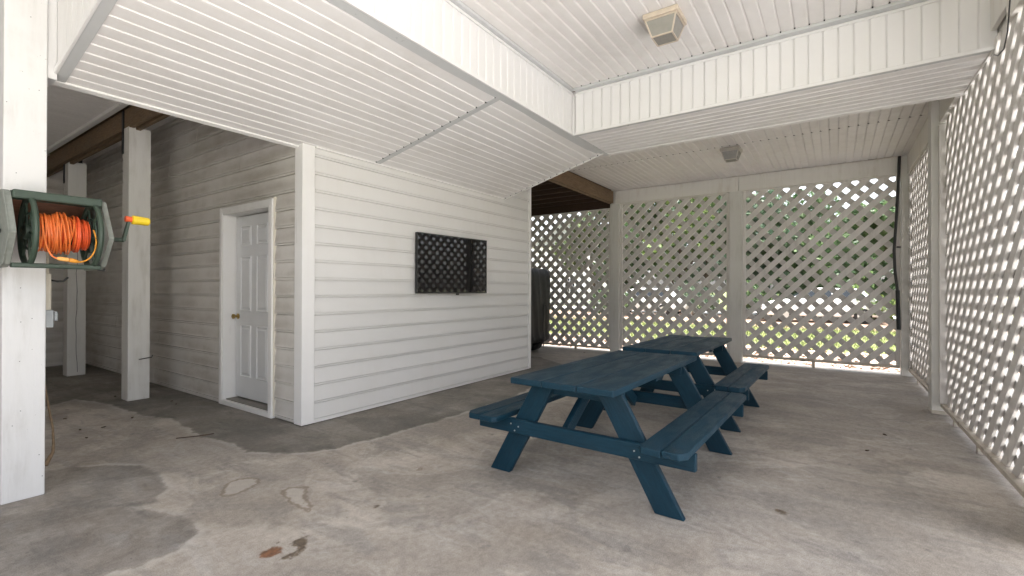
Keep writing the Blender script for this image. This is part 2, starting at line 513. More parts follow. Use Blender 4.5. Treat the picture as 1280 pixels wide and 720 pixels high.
def dup(root, loc=None, label=None):
    r = root.copy()
    C.objects.link(r)
    if loc is not None:
        r.location = loc
    if label: r['label'] = label
    for ch in list(root.children):
        c = ch.copy()
        C.objects.link(c)
        c.parent = r
        for gc in list(ch.children):
            d = gc.copy()
            C.objects.link(d)
            d.parent = c
    return r

def extrude(prof, o, u, v, d0, d1, name, m, parent, lv=None):
    """closed profile (a,b) in the plane (u,v) at o, pushed along two end vectors"""
    o, u, v = Vector(o), Vector(u), Vector(v)
    a = [o + u * p[0] + v * p[1] + Vector(d0) for p in prof]
    b_ = [o + u * p[0] + v * p[1] + Vector(d1) for p in prof]
    mb = MB()
    mb.prism(a, b_)
    return mb.build(name, m, parent)

# ------------------------------------------------------------------ the ground and the slab
def poly_sdf(X, Y, poly):
    poly = np.array(poly)
    d = np.full(X.shape, 1e9)
    inside = np.zeros(X.shape, bool)
    n = len(poly)
    for i in range(n):
        ax, ay = poly[i]
        bx, by = poly[(i + 1) % n]
        ex, ey = bx - ax, by - ay
        t = np.clip(((X - ax) * ex + (Y - ay) * ey) / (ex * ex + ey * ey + 1e-12), 0, 1)
        d = np.minimum(d, np.hypot(X - ax - t * ex, Y - ay - t * ey))
        cond = ((ay > Y) != (by > Y)) & (X < (bx - ax) * (Y - ay) / (by - ay + 1e-12) + ax)
        inside ^= cond
    return np.where(inside, -d, d)

def make_floor():
    xs = np.concatenate([np.arange(-3.0, 0.4, 0.2), np.arange(0.4, 3.4, 0.03), np.arange(3.4, 9.3, 0.08), [9.3]])
    ys = np.concatenate([np.arange(-1.15, 2.0, 0.07), np.arange(2.0, 5.0, 0.03), np.arange(5.0, 11.0, 0.08), [11.0]])
    X, Y = np.meshgrid(xs, ys)
    nx, ny = len(xs), len(ys)
    v = np.stack([X.ravel(), Y.ravel(), np.zeros(X.size)], 1)
    i = np.arange(nx * ny).reshape(ny, nx)
    f = np.stack([i[:-1, :-1].ravel(), i[:-1, 1:].ravel(), i[1:, 1:].ravel(), i[1:, :-1].ravel()], 1)
    me = bpy.data.meshes.new('concrete_floor')
    me.from_pydata(v.tolist(), [], f.tolist())
    x, y = X.ravel(), Y.ravel()
    st = {
        'damp_entry': [[(-0.6, 4.7), (0.65, 4.51), (0.87, 4.49), (1.12, 4.29), (1.26, 4.06), (1.28, 3.78), (1.24, 3.48), (1.09, 3.31), (1.0, 3.34), (0.985, 3.25), (1.07, 3.15), (1.11, 2.98), (1.11, 2.82), (1.09, 2.72), (1.01, 2.62), (0.88, 2.59), (0.77, 2.6), (0.67, 2.64), (0.39, 2.7), (-0.6, 2.6)]],
        'damp_base': [[(0.9, 6.9), (1.3, 6.9), (1.60, 7.1), (1.74, 6.56), (1.78, 5.62), (1.89, 5.27), (1.81, 4.47), (1.86, 4.09), (1.84, 3.73), (2.03, 3.39), (2.27, 3.24), (2.7, 3.18), (3.45, 3.13), (4.48, 3.10), (5.6, 3.3), (6.9, 3.6), (7.6, 4.6), (7.2, 6.0), (4, 6), (3.0, 7), (3.0, 11), (0.3, 11), (0.2, 8.4), (0.9, 7.9)]],
        'pale_spill': [[(1.35, 3.075), (1.468, 3.236), (1.553, 3.249), (1.627, 3.167), (1.586, 3.067), (1.469, 3.023), (1.394, 3.012)], [(1.59, 2.829), (1.657, 2.856), (1.727, 2.757), (1.635, 2.627), (1.596, 2.499), (1.54, 2.442), (1.542, 2.541), (1.544, 2.609)],
                       [(2.34, 2.41), (2.38, 2.40), (2.37, 2.37), (2.33, 2.37)]],
        'rust_spill': [[(1.16, 2.256), (1.218, 2.271), (1.255, 2.23), (1.246, 2.18), (1.195, 2.158), (1.152, 2.197)]],
        'oil_spill': [[(1.281, 2.205), (1.349, 2.236), (1.39, 2.204), (1.334, 2.128), (1.265, 2.082), (1.212, 2.1), (1.181, 2.133), (1.214, 2.143), (1.263, 2.132), (1.30, 2.16)], [(1.24, 2.275), (1.28, 2.28), (1.27, 2.255)],
                      [(1.70, 2.27), (1.73, 2.275), (1.735, 2.255), (1.705, 2.252)], [(1.77, 2.19), (1.82, 2.21), (1.83, 2.17), (1.79, 2.16)], [(2.07, 0.99), (2.11, 1.0), (2.10, 0.95), (2.07, 0.96)], [(3.03, 0.29), (3.08, 0.30), (3.10, 0.22), (3.02, 0.22)]],
    }
    for k, polys in st.items():
        d = np.min([poly_sdf(x, y, p) for p in polys], axis=0)
        a = me.attributes.new(k, 'FLOAT', 'POINT')
        a.data.foreach_set('value', d.astype(np.float32))
    me.materials.append(M['concrete'])
    o = bpy.data.objects.new('concrete_floor', me)
    C.objects.link(o)
    tag(o, kind='structure')
    mb = MB()
    mb.box(-3.0, 9.3, -1.15, 11.0, -0.16, -0.004)
    e = mb.build('slab_edge', 'sill', o)
make_floor()

def sheet(name, pts, z, m, kind='structure'):
    mb = MB()
    mb.add([(x, y, z) for x, y in pts], [tuple(range(len(pts)))])
    return tag(mb.build(name, m), kind=kind)
sheet('lawn', [(-500, -500), (700, -500), (700, 500), (-500, 500)], -0.10, 'lawn')
sheet('mulch_bed', [(9.3, -9.0), (12.2, -9.0), (12.6, -2), (12.2, 3), (12.7, 9), (12.4, 14), (9.3, 14)], -0.094, 'mulch')
sheet('leaf_strewn_verge', [(20.5, -12), (27, -14), (29, 5), (27, 22), (21, 20), (19.5, 4)], -0.090, 'verge')
sheet('gravel_drive', [(-14, -30), (9.2, -30), (9.2, -1.16), (-14, -1.16)], -0.092, 'gravel')
sheet('gravel_apron', [(-14, -1.1), (-3.0, -1.1), (-3.0, 12), (-14, 12)], -0.088, 'gravel')
sheet('far_road', [(29, -60), (35, -60), (35, 60), (29, 60)], -0.086, 'gravel')

# ------------------------------------------------------------------ the storage room in the corner (siding walls, door)
X0, Y0 = 2.483, 4.038
XE = 6.36                 # far end of the wall with the screen
EX = 0.165                # siding exposure
ZB = 0.024
room = tag(empty('storage_room', (X0, Y0, 0)), 'white sided storage room built into the corner, screen on one wall and door on the other', 'room')
SID = [(0, 0), (0.0255, 0.0), (0.026, 0.0145), (0.013, 0.0155), (0.013, 0.0205), (0.0255, 0.0215), (0.0245, 0.036), (0.0125, EX - 0.0065), (0.001, EX - 0.006), (0.001, EX), (0, EX)]

def siding_run(axis, a0, a1, fixed, out, z0, z1, m, parent):
    """courses of beaded siding; axis 0 = along X (wall at y=fixed), 1 = along Y (wall at x=fixed)"""
    z = z0
    while z < z1 - 0.01:
        h = min(EX, z1 - z)
        prof = [(p[0], min(p[1], h)) for p in SID]
        jit = random.uniform(-0.0012, 0.0012)
        if axis == 0:
            extrude(prof, (0, fixed, z), (0, out, 0), (0, 0, 1), (a0, jit, 0), (a1, -jit, 0), 'siding_board', m, parent)
        else:
            cut = [a0, a1]
            if a1 - a0 > 3.0:
                cut = [a0, random.uniform(a0 + 0.8, a0 + 0.5 * (a1 - a0)), a1] if random.random() < 0.6 else [a0, random.uniform(a0 + 0.4 * (a1 - a0), a1 - 1.0), a1]
            for q in range(len(cut) - 1):
                lap = 0.002 * q
                extrude([(p[0] + (lap if p[0] > 0.002 else 0), p[1]) for p in prof], (fixed, 0, z), (out, 0, 0), (0, 0, 1), (jit, cut[q] - (0.02 if q else 0), 0), (-jit, cut[q + 1], 0), 'siding_board', m, parent)
        z += EX
# wall with the screen
siding_run(0, X0 + 0.09, XE - 0.05, Y0, -1, ZB, 3.42, 'siding', room)
mb = MB().box(X0 + 0.02, XE - 0.01, Y0 + 0.004, Y0 + 0.12, 0.0, 3.42)
mb.build('wall_core', 'siding', room)
# door wall
D0, D1, DT = 4.577, 5.505, 2.062            # clear opening
siding_run(1, Y0 + 0.09, D0 - 0.07, X0, -1, ZB, DT + 0.075, 'siding_dirty', room)
siding_run(1, D1 + 0.07, 10.46, X0, -1, ZB, DT + 0.075, 'siding_dirty', room)
zt = ZB + EX * math.ceil((DT + 0.075 - ZB) / EX - 1)
siding_run(1, Y0 + 0.09, 10.46, X0, -1, zt + EX, 3.42, 'siding_dirty', room)
mb = MB()
mb.box(X0 + 0.004, X0 + 0.06, D1 + 0.06, 10.46, 0, 3.42)
mb.box(X0 + 0.004, X0 + 0.06, Y0 + 0.13, D0 - 0.06, 0, 3.42)
mb.box(X0 + 0.004, X0 + 0.06, D0 - 0.06, D1 + 0.06, DT + 0.06, 3.42)
mb.build('wall_core', 'siding_dirty', room)
# filler strip over the door head between siding and casing
extrude([(0, 0), (0.011, 0), (0.006, zt + EX - DT - 0.075), (0, zt + EX - DT - 0.075)], (X0, 0, DT + 0.075), (-1, 0, 0), (0, 0, 1), (0, D0 - 0.07, 0), (0, D1 + 0.07, 0), 'siding_board', 'siding_dirty', room)
# corner post, end post, base strips
mb = MB()
mb.prism([(X0 - 0.034, Y0 - 0.034, 0.008), (X0 + 0.092, Y0 - 0.034, 0.008), (X0 + 0.092, Y0 - 0.001, 0.008), (X0 + 0.001, Y0 - 0.001, 0.008), (X0 + 0.001, Y0 + 0.092, 0.008), (X0 - 0.034, Y0 + 0.092, 0.008)],
         [(X0 - 0.034, Y0 - 0.034, 3.40), (X0 + 0.092, Y0 - 0.034, 3.40), (X0 + 0.092, Y0 - 0.001, 3.40), (X0 + 0.001, Y0 - 0.001, 3.40), (X0 + 0.001, Y0 + 0.092, 3.40), (X0 - 0.034, Y0 + 0.092, 3.40)])
mb.build('corner_trim', 'trim', room, 0.004, 2)
mb = MB().box(XE - 0.055, XE + 0.005, Y0 - 0.033, Y0 + 0.10, 0.008, 3.40)
mb.build('end_trim', 'trim', room, 0.004, 2)
MB().box(X0 + 0.095, XE - 0.058, Y0 - 0.029, Y0 - 0.0005, 0.006, 0.0235).build('base_trim', 'trim', room, 0.002)
MB().box(X0 - 0.029, X0 - 0.0005, D1 + 0.078, 10.44, 0.006, 0.0235).build('base_trim', 'siding_dirty', room, 0.002)
# return walls that close the room
MB().box(XE - 0.12, XE - 0.012, Y0 + 0.125, 9.9, 0.0, 3.42).build('return_wall', 'siding', room)
# door set
frame_x = X0 - 0.030
door = None
mb = MB()
mb.box(X0 + 0.090, X0 + 0.132, D0 + 0.012, D1 - 0.016, 0.074, DT - 0.014)
door = mb.build('door', 'door', room, 0.002)
door_face = X0 + 0.090
def door_panel(y0, y1, z0, z1):
    m_ = MB()
    t = 0.016
    xf = door_face
    # raised moulding ring, four mitred sides, then the raised field
    o_ = [(y0, z0), (y1, z0), (y1, z1), (y0, z1)]
    i_ = [(y0 + t, z0 + t), (y1 - t, z0 + t), (y1 - t, z1 - t), (y0 + t, z1 - t)]
    h_ = [(y0 + t * 0.5, z0 + t * 0.5), (y1 - t * 0.5, z0 + t * 0.5), (y1 - t * 0.5, z1 - t * 0.5), (y0 + t * 0.5, z1 - t * 0.5)]
    vs = [(xf - 0.0005, a, b_) for a, b_ in o_] + [(xf - 0.009, a, b_) for a, b_ in h_] + [(xf - 0.0008, a, b_) for a, b_ in i_]
    fs = []
    for k in range(4):
        k2 = (k + 1) % 4
        fs += [(k, k2, 4 + k2, 4 + k), (4 + k, 4 + k2, 8 + k2, 8 + k)]
    m_.add(vs, fs)
    q = 0.034
    f0 = [(y0 + q, z0 + q), (y1 - q, z0 + q), (y1 - q, z1 - q), (y0 + q, z1 - q)]
    m_.prism([(xf - 0.0008, a, b_) for a, b_ in f0], [(xf - 0.006, a + (0.01 if k in (0, 3) else -0.01), b_ + (0.01 if k < 2 else -0.01)) for k, (a, b_) in enumerate(f0)])
    return m_.build('door_panel', 'door', door)
for y0, y1 in ((4.70, 5.03), (5.155, 5.375)):
    y0 = 4.82 if y0 == 4.70 else y0
for (y0, y1) in ((4.815, 5.04), (5.155, 5.378)):
    door_panel(y0, y1, 1.725, 1.94)
    door_panel(y0, y1, 1.015, 1.61)
    door_panel(y0, y1, 0.30, 0.865)
mb = MB()
mb.lathe([(0, 0.030), (0.006, 0.032), (0.010, 0.026), (0.014, 0.011), (0.034, 0.011), (0.040, 0.022), (0.050, 0.0275), (0.060, 0.026), (0.066, 0.016), (0.068, 0.004)], 20, (door_face, 5.435, 0.955), (-1, 0, 0))
mb.build('door_knob', 'brass', door, smooth=True)
fr = MB().box(X0 - 0.04, X0 + 0.14, D1, D1 + 0.018, 0.05, DT).build('door_frame', 'trim', room, 0.002)
MB().box(X0 - 0.04, X0 + 0.14, D0 - 0.018, D0, 0.05, DT).build('jamb', 'trim', fr, 0.002)
MB().box(X0 - 0.039, X0 + 0.14, D0 - 0.018, D1 + 0.018, DT, DT + 0.018).build('jamb', 'trim', fr, 0.002)
MB().box(X0 - 0.046, X0 - 0.004, D1 + 0.019, D1 + 0.075, 0.0, DT + 0.0735).build('casing', 'trim', fr, 0.004, 2)
MB().box(X0 - 0.046, X0 - 0.004, D0 - 0.073, D0 - 0.019, 0.0, DT + 0.0735).build('casing', 'trim', fr, 0.004, 2)
MB().box(X0 - 0.044, X0 - 0.004, D0 - 0.0185, D1 + 0.0185, DT + 0.0185, DT + 0.073).build('casing', 'trim', fr, 0.004, 2)
MB().box(X0 - 0.044, X0 - 0.004, D0 - 0.018, D1 + 0.018, 0.0, 0.048).build('threshold_riser', 'trim', fr, 0.003)
MB().box(X0 - 0.0035, X0 + 0.16, D0, D1, 0.0, 0.058).build('door_sill', 'sill', fr, 0.003)
MB().box(X0 - 0.030, X0 - 0.002, D0 - 0.092, D0 - 0.0735, 0.02, DT + 0.09).build('siding_channel', 'stain_trim', fr, 0.002)
MB().box(X0 - 0.030, X0 - 0.002, D1 + 0.0755, D1 + 0.092, 0.02, DT + 0.09).build('siding_channel', 'siding_dirty', fr, 0.002)
MB().box(X0 + 0.134, X0 + 0.15, D0 + 0.002, D1 - 0.002, 0.06, DT - 0.002).build('door_stop', 'black_plastic', fr)

# unseen wall added at the end of the covered bay to keep light out
cw_ = tag(empty('house_wall', (7.7, 10.0, 0)), 'unseen white wall added to darken the covered cart bay, hidden behind the storage room', 'wall')
MB().box(6.24, 9.14, 10.0, 10.1, 0, 3.42).build('wall_core', 'siding_dirty', cw_)
# unseen wall added on the near side of the passage to block light
sw = tag(empty('house_wall', (-1.66, 7.4, 0)), 'unseen grimy white wall added along the open side of the passage to shade it, beyond the left edge of the picture', 'wall')
siding_run(1, 3.2, 10.44, -1.66, 1, ZB, 3.42, 'siding_dirty', sw)
MB().box(-1.78, -1.664, 3.2, 10.44, 0, 3.42).build('wall_core', 'siding_dirty', sw)
# far wall across the end of the passage
fw = tag(empty('house_wall', (0, 10.46, 0)), 'grimy white sided wall across the far end of the passage', 'wall')
siding_run(0, -3.0, X0 - 0.02, 10.46, -1, ZB, 3.42, 'siding_dirty', fw)
MB().box(-3.0, X0 + 0.06, 10.464, 10.58, 0, 3.42).build('wall_core', 'siding_dirty', fw)

# ------------------------------------------------------------------ vinyl boards
BW = 0.1016
BRD = [(0.0, 0.014), (0.0, 0.0115), (0.004, 0.0115), (0.0150, 0.0005), (0.03, 0.0), (BW - 0.0006, 0.0025), (BW - 0.0006, 0.014)]   # (across, depth behind face)

def board(parent, o, u, back, d0, d1, m, name='soffit_board', width=BW, flip=False):
    prof = [(p[0] * width / BW if p[0] > 0.02 else p[0], p[1] + random.uniform(-0.0006, 0.0006)) for p in BRD]
    if flip:
        prof = [(width - 0.0006 - p[0], p[1]) for p in prof]
    return extrude(prof, o, u, back, d0, d1, name, m, parent)

# sloping soffit along the screen wall: z = SZ + SL * (Y0 - y)
SZ, SL, YF, ZF, XF, XL, YR = 2.58, 0.2073, 2.35, 2.93, 4.575, 5.51, -0.925
XS, XJ = 0.80, 3.295          # left end, seam
def sz(y): return SZ + SL * (Y0 - y)
sof = tag(empty('sloped_soffit', (XS, 4.1, SZ)), kind='structure')
n_s = Vector((0, -SL, -1)).normalized()          # faces down
u_s = Vector((0, -1, SL)).normalized()           # up the slope, away from the wall
ys = 4.075
k = 0
def x_end(y): return 5.63 + (Y0 - y) * (5.39 - 5.63) / (Y0 - YF)
while True:
    y_hi = ys - k * 0.1035
    y_lo = y_hi - 0.1035 * u_s.y * -1
    if y_hi - 0.10 < YF + 0.055:
        break
    o = Vector((0, y_hi, sz(y_hi)))
    xr = x_end(y_hi - 0.05)
    for a, b_ in ((XS + 0.055, XJ - 0.027), (XJ + 0.027, xr - 0.012)):
        board(sof, o, u_s, -n_s, (a, 0, 0), (b_, 0, 0), 'soffit', width=0.1035 * 1.0213, flip=True)
    k += 1
y_last = ys - k * 0.1035
ge_ = MB()
for q in range(k):
    yg = ys - (q + 1) * 0.1035 + 0.004
    for xg in (XJ - 0.032, x_end(yg) - 0.017):
        ge_.box(xg - 0.006, xg + 0.006, yg - 0.006, yg + 0.006, sz(yg) - 0.004, sz(yg) + 0.006)
tag(ge_.build('groove_end', 'black_metal', sof), kind='stuff')
def slab(parent, name, m, pts, t=0.01, bev=0.0):
    """sloped flat strip given by four plan points on the soffit plane, dropped t below it"""
    bt = [Vector((x, y, sz(y))) + n_s * t for x, y in pts]
    tp = [Vector((x, y, sz(y))) - n_s * 0.006 for x, y in pts]
    return MB().prism(bt, tp).build(name, m, parent, bev)
slab(sof, 'seam_trim', 'grey_trim', [(XJ - 0.03, 4.07), (XJ + 0.03, 4.07), (XJ + 0.03, YF + 0.055), (XJ - 0.03, YF + 0.055)], 0.003, 0.001)
slab(sof, 'end_trim', 'grey_trim', [(XS + 0.003, 4.07), (XS + 0.058, 4.07), (XS + 0.058, YF + 0.06), (XS + 0.003, YF + 0.06)], 0.003, 0.001)
slab(sof, 'edge_trim', 'trim', [(x_end(4.07) - 0.014, 4.07), (x_end(4.07) + 0.012, 4.07), (x_end(YF) + 0.012, YF + 0.002), (x_end(YF) - 0.014, YF + 0.002)], 0.008, 0.001)
slab(sof, 'wall_trim', 'trim', [(XS, 4.068), (X0 - 0.024, 4.068), (X0 - 0.024, 4.115), (XS, 4.115)], 0.010, 0.002)
slab(sof, 'wall_trim', 'trim', [(X0 + 0.095, Y0 - 0.046), (5.60, Y0 - 0.046), (5.60, Y0 - 0.024), (X0 + 0.095, Y0 - 0.024)], 0.012, 0.001)
# metal strip of uneven width along the fascia foot
mb = MB()
pts = []
xx = XS + 0.06
while xx < 5.2:
    pts.append((xx, y_last + 0.006 + 0.010 * math.sin(xx * 3.1) + random.uniform(-0.004, 0.004)))
    xx += 0.22
pts.append((5.30, YF + 0.05))
bt = [Vector((x, y, sz(y))) + n_s * 0.004 for x, y in pts] + [Vector((pts[-1][0], YF + 0.002, sz(YF))) + n_s * 0.004, Vector((pts[0][0], YF + 0.002, sz(YF))) + n_s * 0.004]
tp = [p - n_s * 0.008 for p in bt]
mb.prism(bt, tp)
mb.build('metal_strip', 'grey_trim', sof)
slab(sof, 'backing', 'trim', [(XS + 0.01, 4.09), (x_end(4.09) - 0.01, 4.09), (x_end(YF) - 0.01, YF + 0.01), (XS + 0.01, YF + 0.01)], -0.012)

ZC = 3.405        # upper ceiling
ZT = 3.363        # fascia top
# fascia 1 faces the open side (-Y), fascia 2 faces -X, left fascia faces -X
drop = tag(empty('dropped_ceiling_box', (XF, YF, ZF)), kind='structure')
nb = int((XF - XS - 0.03) / BW)
for k in range(nb + 1):
    x = XF - 0.022 - k * BW
    if x - BW < XS + 0.02:
        break
    board(drop, (x, YF, 0), (-1, 0, 0), (0, 1, 0), (0, 0, ZF + 0.022), (0, 0, ZT - 0.002), 'fascia', 'fascia_board', flip=True)
k = 0
while True:
    y = YF - 0.022 - k * BW
    if y - BW < YR:
        break
    board(drop, (XF, y, 0), (0, -1, 0), (1, 0, 0), (0, 0, ZF + 0.022), (0, 0, ZT - 0.002), 'fascia', 'fascia_board')
    k += 1
if y - YR > 0.02:
    board(drop, (XF, y, 0), (0, -1, 0), (1, 0, 0), (0, 0, ZF + 0.022), (0, 0, ZT - 0.002), 'fascia', 'fascia_board', width=y - YR)
y = 4.09
while y - BW > YF + 0.01:
    zb = sz(y - BW) + 0.03
    board(drop, (XS, y, 0), (0, -1, 0), (1, 0, 0), (0, 0, zb), (0, 0, ZC), 'fascia', 'fascia_board')
    y -= BW
def rod(parent, name, m, x0, x1, y0, y1, z0, z1, bev=0.002):
    return MB().box(x0, x1, y0, y1, z0, z1).build(name, m, parent, bev)
rod(drop, 'bottom_trim', 'fascia', XS, XF - 0.003, YF - 0.012, YF + 0.004, ZF - 0.006, ZF + 0.021)
rod(drop, 'bottom_trim', 'fascia', XF - 0.012, XF + 0.004, YR, YF - 0.0125, ZF - 0.006, ZF + 0.021)
rod(drop, 'top_trim', 'fascia', XS - 0.01, XF - 0.02, YF - 0.011, YF - 0.0005, ZT - 0.004, ZT + 0.018)
rod(drop, 'top_trim', 'fascia', XF - 0.011, XF - 0.0005, YR, YF - 0.025, ZT - 0.004, ZT + 0.018)
rod(drop, 'cove_trim', 'grey_trim', XS - 0.01, XF - 0.05, YF - 0.045, YF - 0.002, ZT + 0.019, ZC + 0.004)
rod(drop, 'cove_trim', 'grey_trim', XF - 0.075, XF - 0.002, YR, YF - 0.046, ZT + 0.019, ZC + 0.004)
rod(drop, 'corner_trim', 'fascia', XF - 0.019, XF - 0.0005, YF - 0.019, YF - 0.0005, ZF + 0.022, ZT - 0.005, 0.003)
# sloping corner bead at the left end + corner post
mb = MB()
mb.prism([(XS - 0.012, 4.105, sz(4.105) - 0.006), (XS + 0.004, 4.105, sz(4.105) - 0.006), (XS + 0.004, YF, sz(YF) - 0.006), (XS - 0.012, YF, sz(YF) - 0.006)],
         [(XS - 0.012, 4.105, sz(4.105) + 0.03), (XS + 0.004, 4.105, sz(4.105) + 0.03), (XS + 0.004, YF, sz(YF) + 0.03), (XS - 0.012, YF, sz(YF) + 0.03)])
mb.build('corner_bead', 'fascia', drop, 0.002)
rod(drop, 'corner_post', 'fascia', XS - 0.014, XS + 0.006, 4.092, 4.116, SZ - 0.02, ZC, 0.003)
rod(drop, 'backing', 'fascia', XS + 0.02, XF + 0.02, YF + 0.0145, YF + 0.0195, ZF + 0.01, ZC, 0)
rod(drop, 'backing', 'fascia', XF + 0.0145, XF + 0.0195, YR, YF + 0.014, ZF + 0.017, ZC, 0)
rod(drop, 'corner_post', 'fascia', 0.7585, XS + 0.003, 3.985, 4.116, 2.548, ZC, 0.003)
rod(drop, 'back_panel', 'fascia', XS + 0.0065, X0 - 0.03, 4.10, 4.114, SZ + 0.005, 3.36)
rod(drop, 'back_panel', 'fascia', 5.64, 5.66, YF + 0.01, YF + 0.02, ZF, 3.3)
# flat band under fascia 2
k = 0
while XF + 0.045 + (k + 1) * BW < XL - 0.01:
    board(drop, (XF + 0.045 + k * BW, 0, ZF), (1, 0, 0), (0, 0, 1), (0, YR + 0.03, 0), (0, YF - 0.035, 0), 'soffit', 'soffit_board')
    k += 1
rod(drop, 'metal_strip', 'grey_trim', XF + 0.005, XF + 0.048, YR + 0.02, YF - 0.03, ZF - 0.002, ZF + 0.008, 0.001)
rod(drop, 'mitre_strip', 'grey_trim', XF - 0.004, XL - 0.02, YF - 0.034, YF + 0.032, ZF - 0.004, ZF + 0.008, 0.001)
rod(drop, 'edge_trim', 'trim', XF + 0.045 + k * BW, XL, YR + 0.02, YF - 0.036, ZF - 0.005, ZF + 0.03, 0.002)
rod(drop, 'end_trim', 'trim', XF + 0.006, XL - 0.002, YR - 0.002, YR + 0.029, ZF - 0.008, ZF + 0.02, 0.002)
rod(drop, 'back_panel', 'fascia', XL - 0.012, XL - 0.002, YR + 0.02, YF + 0.03, ZF + 0.031, 3.26)
rod(drop, 'backing', 'trim', XF + 0.01, XL - 0.014, YR, YF + 0.03, ZF + 0.011, ZF + 0.016, 0)

# upper ceiling over the viewer
up = tag(empty('ceiling', (0, 0, ZC)), kind='structure')
y = YF - 0.046
while y - BW > -1.15:
    board(up, (0, y, ZC), (0, -1, 0), (0, 0, 1), (-1.6, 0, 0), (XF - 0.076, 0, 0), 'ceiling', 'ceiling_board', flip=True)
    y -= BW
y = 4.3
while y - BW > YF - 0.046:
    board(up, (0, y, ZC), (0, -1, 0), (0, 0, 1), (-1.6, 0, 0), (XS - 0.016, 0, 0), 'ceiling', 'ceiling_board')
    y -= BW
ge_ = MB()
y = YF - 0.046
while y - BW > -0.95:
    ge_.box(XF - 0.088, XF - 0.0765, y - BW - 0.001, y - BW + 0.009, ZC - 0.003, ZC + 0.005)
    y -= BW
tag(ge_.build('groove_end', 'black_metal', up), kind='stuff')
# back ceiling
ZK = 3.25
bk = tag(empty('back_ceiling', (7.0, 1.0, ZK)), kind='structure')
bwk = 0.0957
y = 3.695
XM = 7.06
while y - bwk > -0.93:
    xs_ = XL + 0.001 if y < YF + 0.1 else 5.2
    board(bk, (0, y, ZK), (0, -1, 0), (0, 0, 1), (xs_, 0, 0), (XM - 0.006, 0, 0), 'ceiling', 'ceiling_board', width=bwk, flip=True)
    board(bk, (0, y, ZK + 0.004), (0, -1, 0), (0, 0, 1), (XM + 0.006, 0, 0), (9.02, 0, 0), 'ceiling', 'ceiling_board', width=bwk, flip=True)
    y -= bwk
rod(bk, 'seam_strip', 'black_metal', XM - 0.0055, XM + 0.0055, -0.9, 3.69, ZK + 0.004, ZK + 0.012, 0)
for k in range(48):
    yy = 3.695 - k * bwk - 0.003
    if yy < -0.88: break
nt_ = MB()
for k in range(48):
    yy = 3.695 - k * bwk - 0.003
    nt_.box(XM - 0.014, XM - 0.006, yy - 0.006, yy + 0.006, ZK - 0.002, ZK + 0.006)
tag(nt_.build('seam_notch', 'black_metal', bk), kind='stuff')
# passage ceiling on the left
ps = tag(empty('passage_ceiling', (0.2, 7.0, 3.30)), kind='structure')
y = 10.44
while y - BW > 4.30:
    board(ps, (0, y, 3.30), (0, -1, 0), (0, 0, 1), (-1.6, 0, 0), (1.80, 0, 0), 'ceiling', 'ceiling_board')
    y -= BW
y = 10.44
while y - BW > 4.12:
    board(ps, (0, y, 3.385), (0, -1, 0), (0, 0, 1), (2.06, 0, 0), (X0 - 0.02, 0, 0), 'ceiling', 'ceiling_board')
    y -= BW
rod(ps, 'edge_trim', 'trim', 1.80, 1.862, 4.3, 10.44, 3.265, 3.33, 0.004)
# the floor above, which shades the whole place
tag(MB().box(-1.62, 9.16, -1.85, 11.0, 3.44, 3.70).build('upper_floor', 'timber'), kind='structure')

# ------------------------------------------------------------------ posts, beams
def post(label, x0, x1, y0, y1, z1, m, name='porch_post'):
    e = tag(empty(name, ((x0 + x1) / 2, (y0 + y1) / 2, 0)), label, 'post', 'square posts that carry the floor above')
    MB().box(x0, x1, y0, y1, 0, z1).build('shaft', m, e, 0.006, 2)
    return e
p1 = post('white square post at the photo\'s left edge that carries the cord reel', 0.572, 0.757, 3.97, 4.155, 3.39, 'post')
p2 = post('white square post with a black peg, nearer of two along the passage beam', 1.90, 2.105, 6.50, 6.70, 3.075, 'post_grey')
p3 = post('cracked white square post, farther of two along the passage beam', 1.945, 2.15, 9.06, 9.26, 3.085, 'post_grey')
for p, yb, x0 in ((p2, 6.70, 1.90), (p3, 9.26, 1.945)):
    rod(p, 'steel_strap', 'black_metal', x0 - 0.008, x0 + 0.05, yb - 0.045, yb + 0.012, 2.79, 3.28, 0.003)
    rod(p, 'steel_strap', 'black_metal', x0 + 0.155, x0 + 0.20, yb - 0.02, yb + 0.012, 2.84, 3.28, 0.003)
MB().tube([(2.0, 6.496, 0.455), (2.105, 6.44, 0.475), (2.109, 6.435, 0.50)], 0.006, 6).build('peg', 'black_metal', p2)
mb = MB()
yy, zz = 9.055, 0.05
pth = []
xc = 2.05
while zz < 2.6:
    pth.append((xc + random.uniform(-0.012, 0.012), 9.0585, zz))
    zz += 0.13
mb.tube(pth, 0.0035, 4)
mb.build('crack', 'black_plastic', p3)
mb = MB()
for _ in range(15):
    xx, zz = random.uniform(0.585, 0.745), random.uniform(0.1, 3.1)
    mb.lathe([(0, 0.003), (0.0015, 0.0025)], 6, (xx, 3.9712, zz), (0, -1, 0))
tag(mb.build('nail_hole', 'black_plastic', p1), kind='stuff')

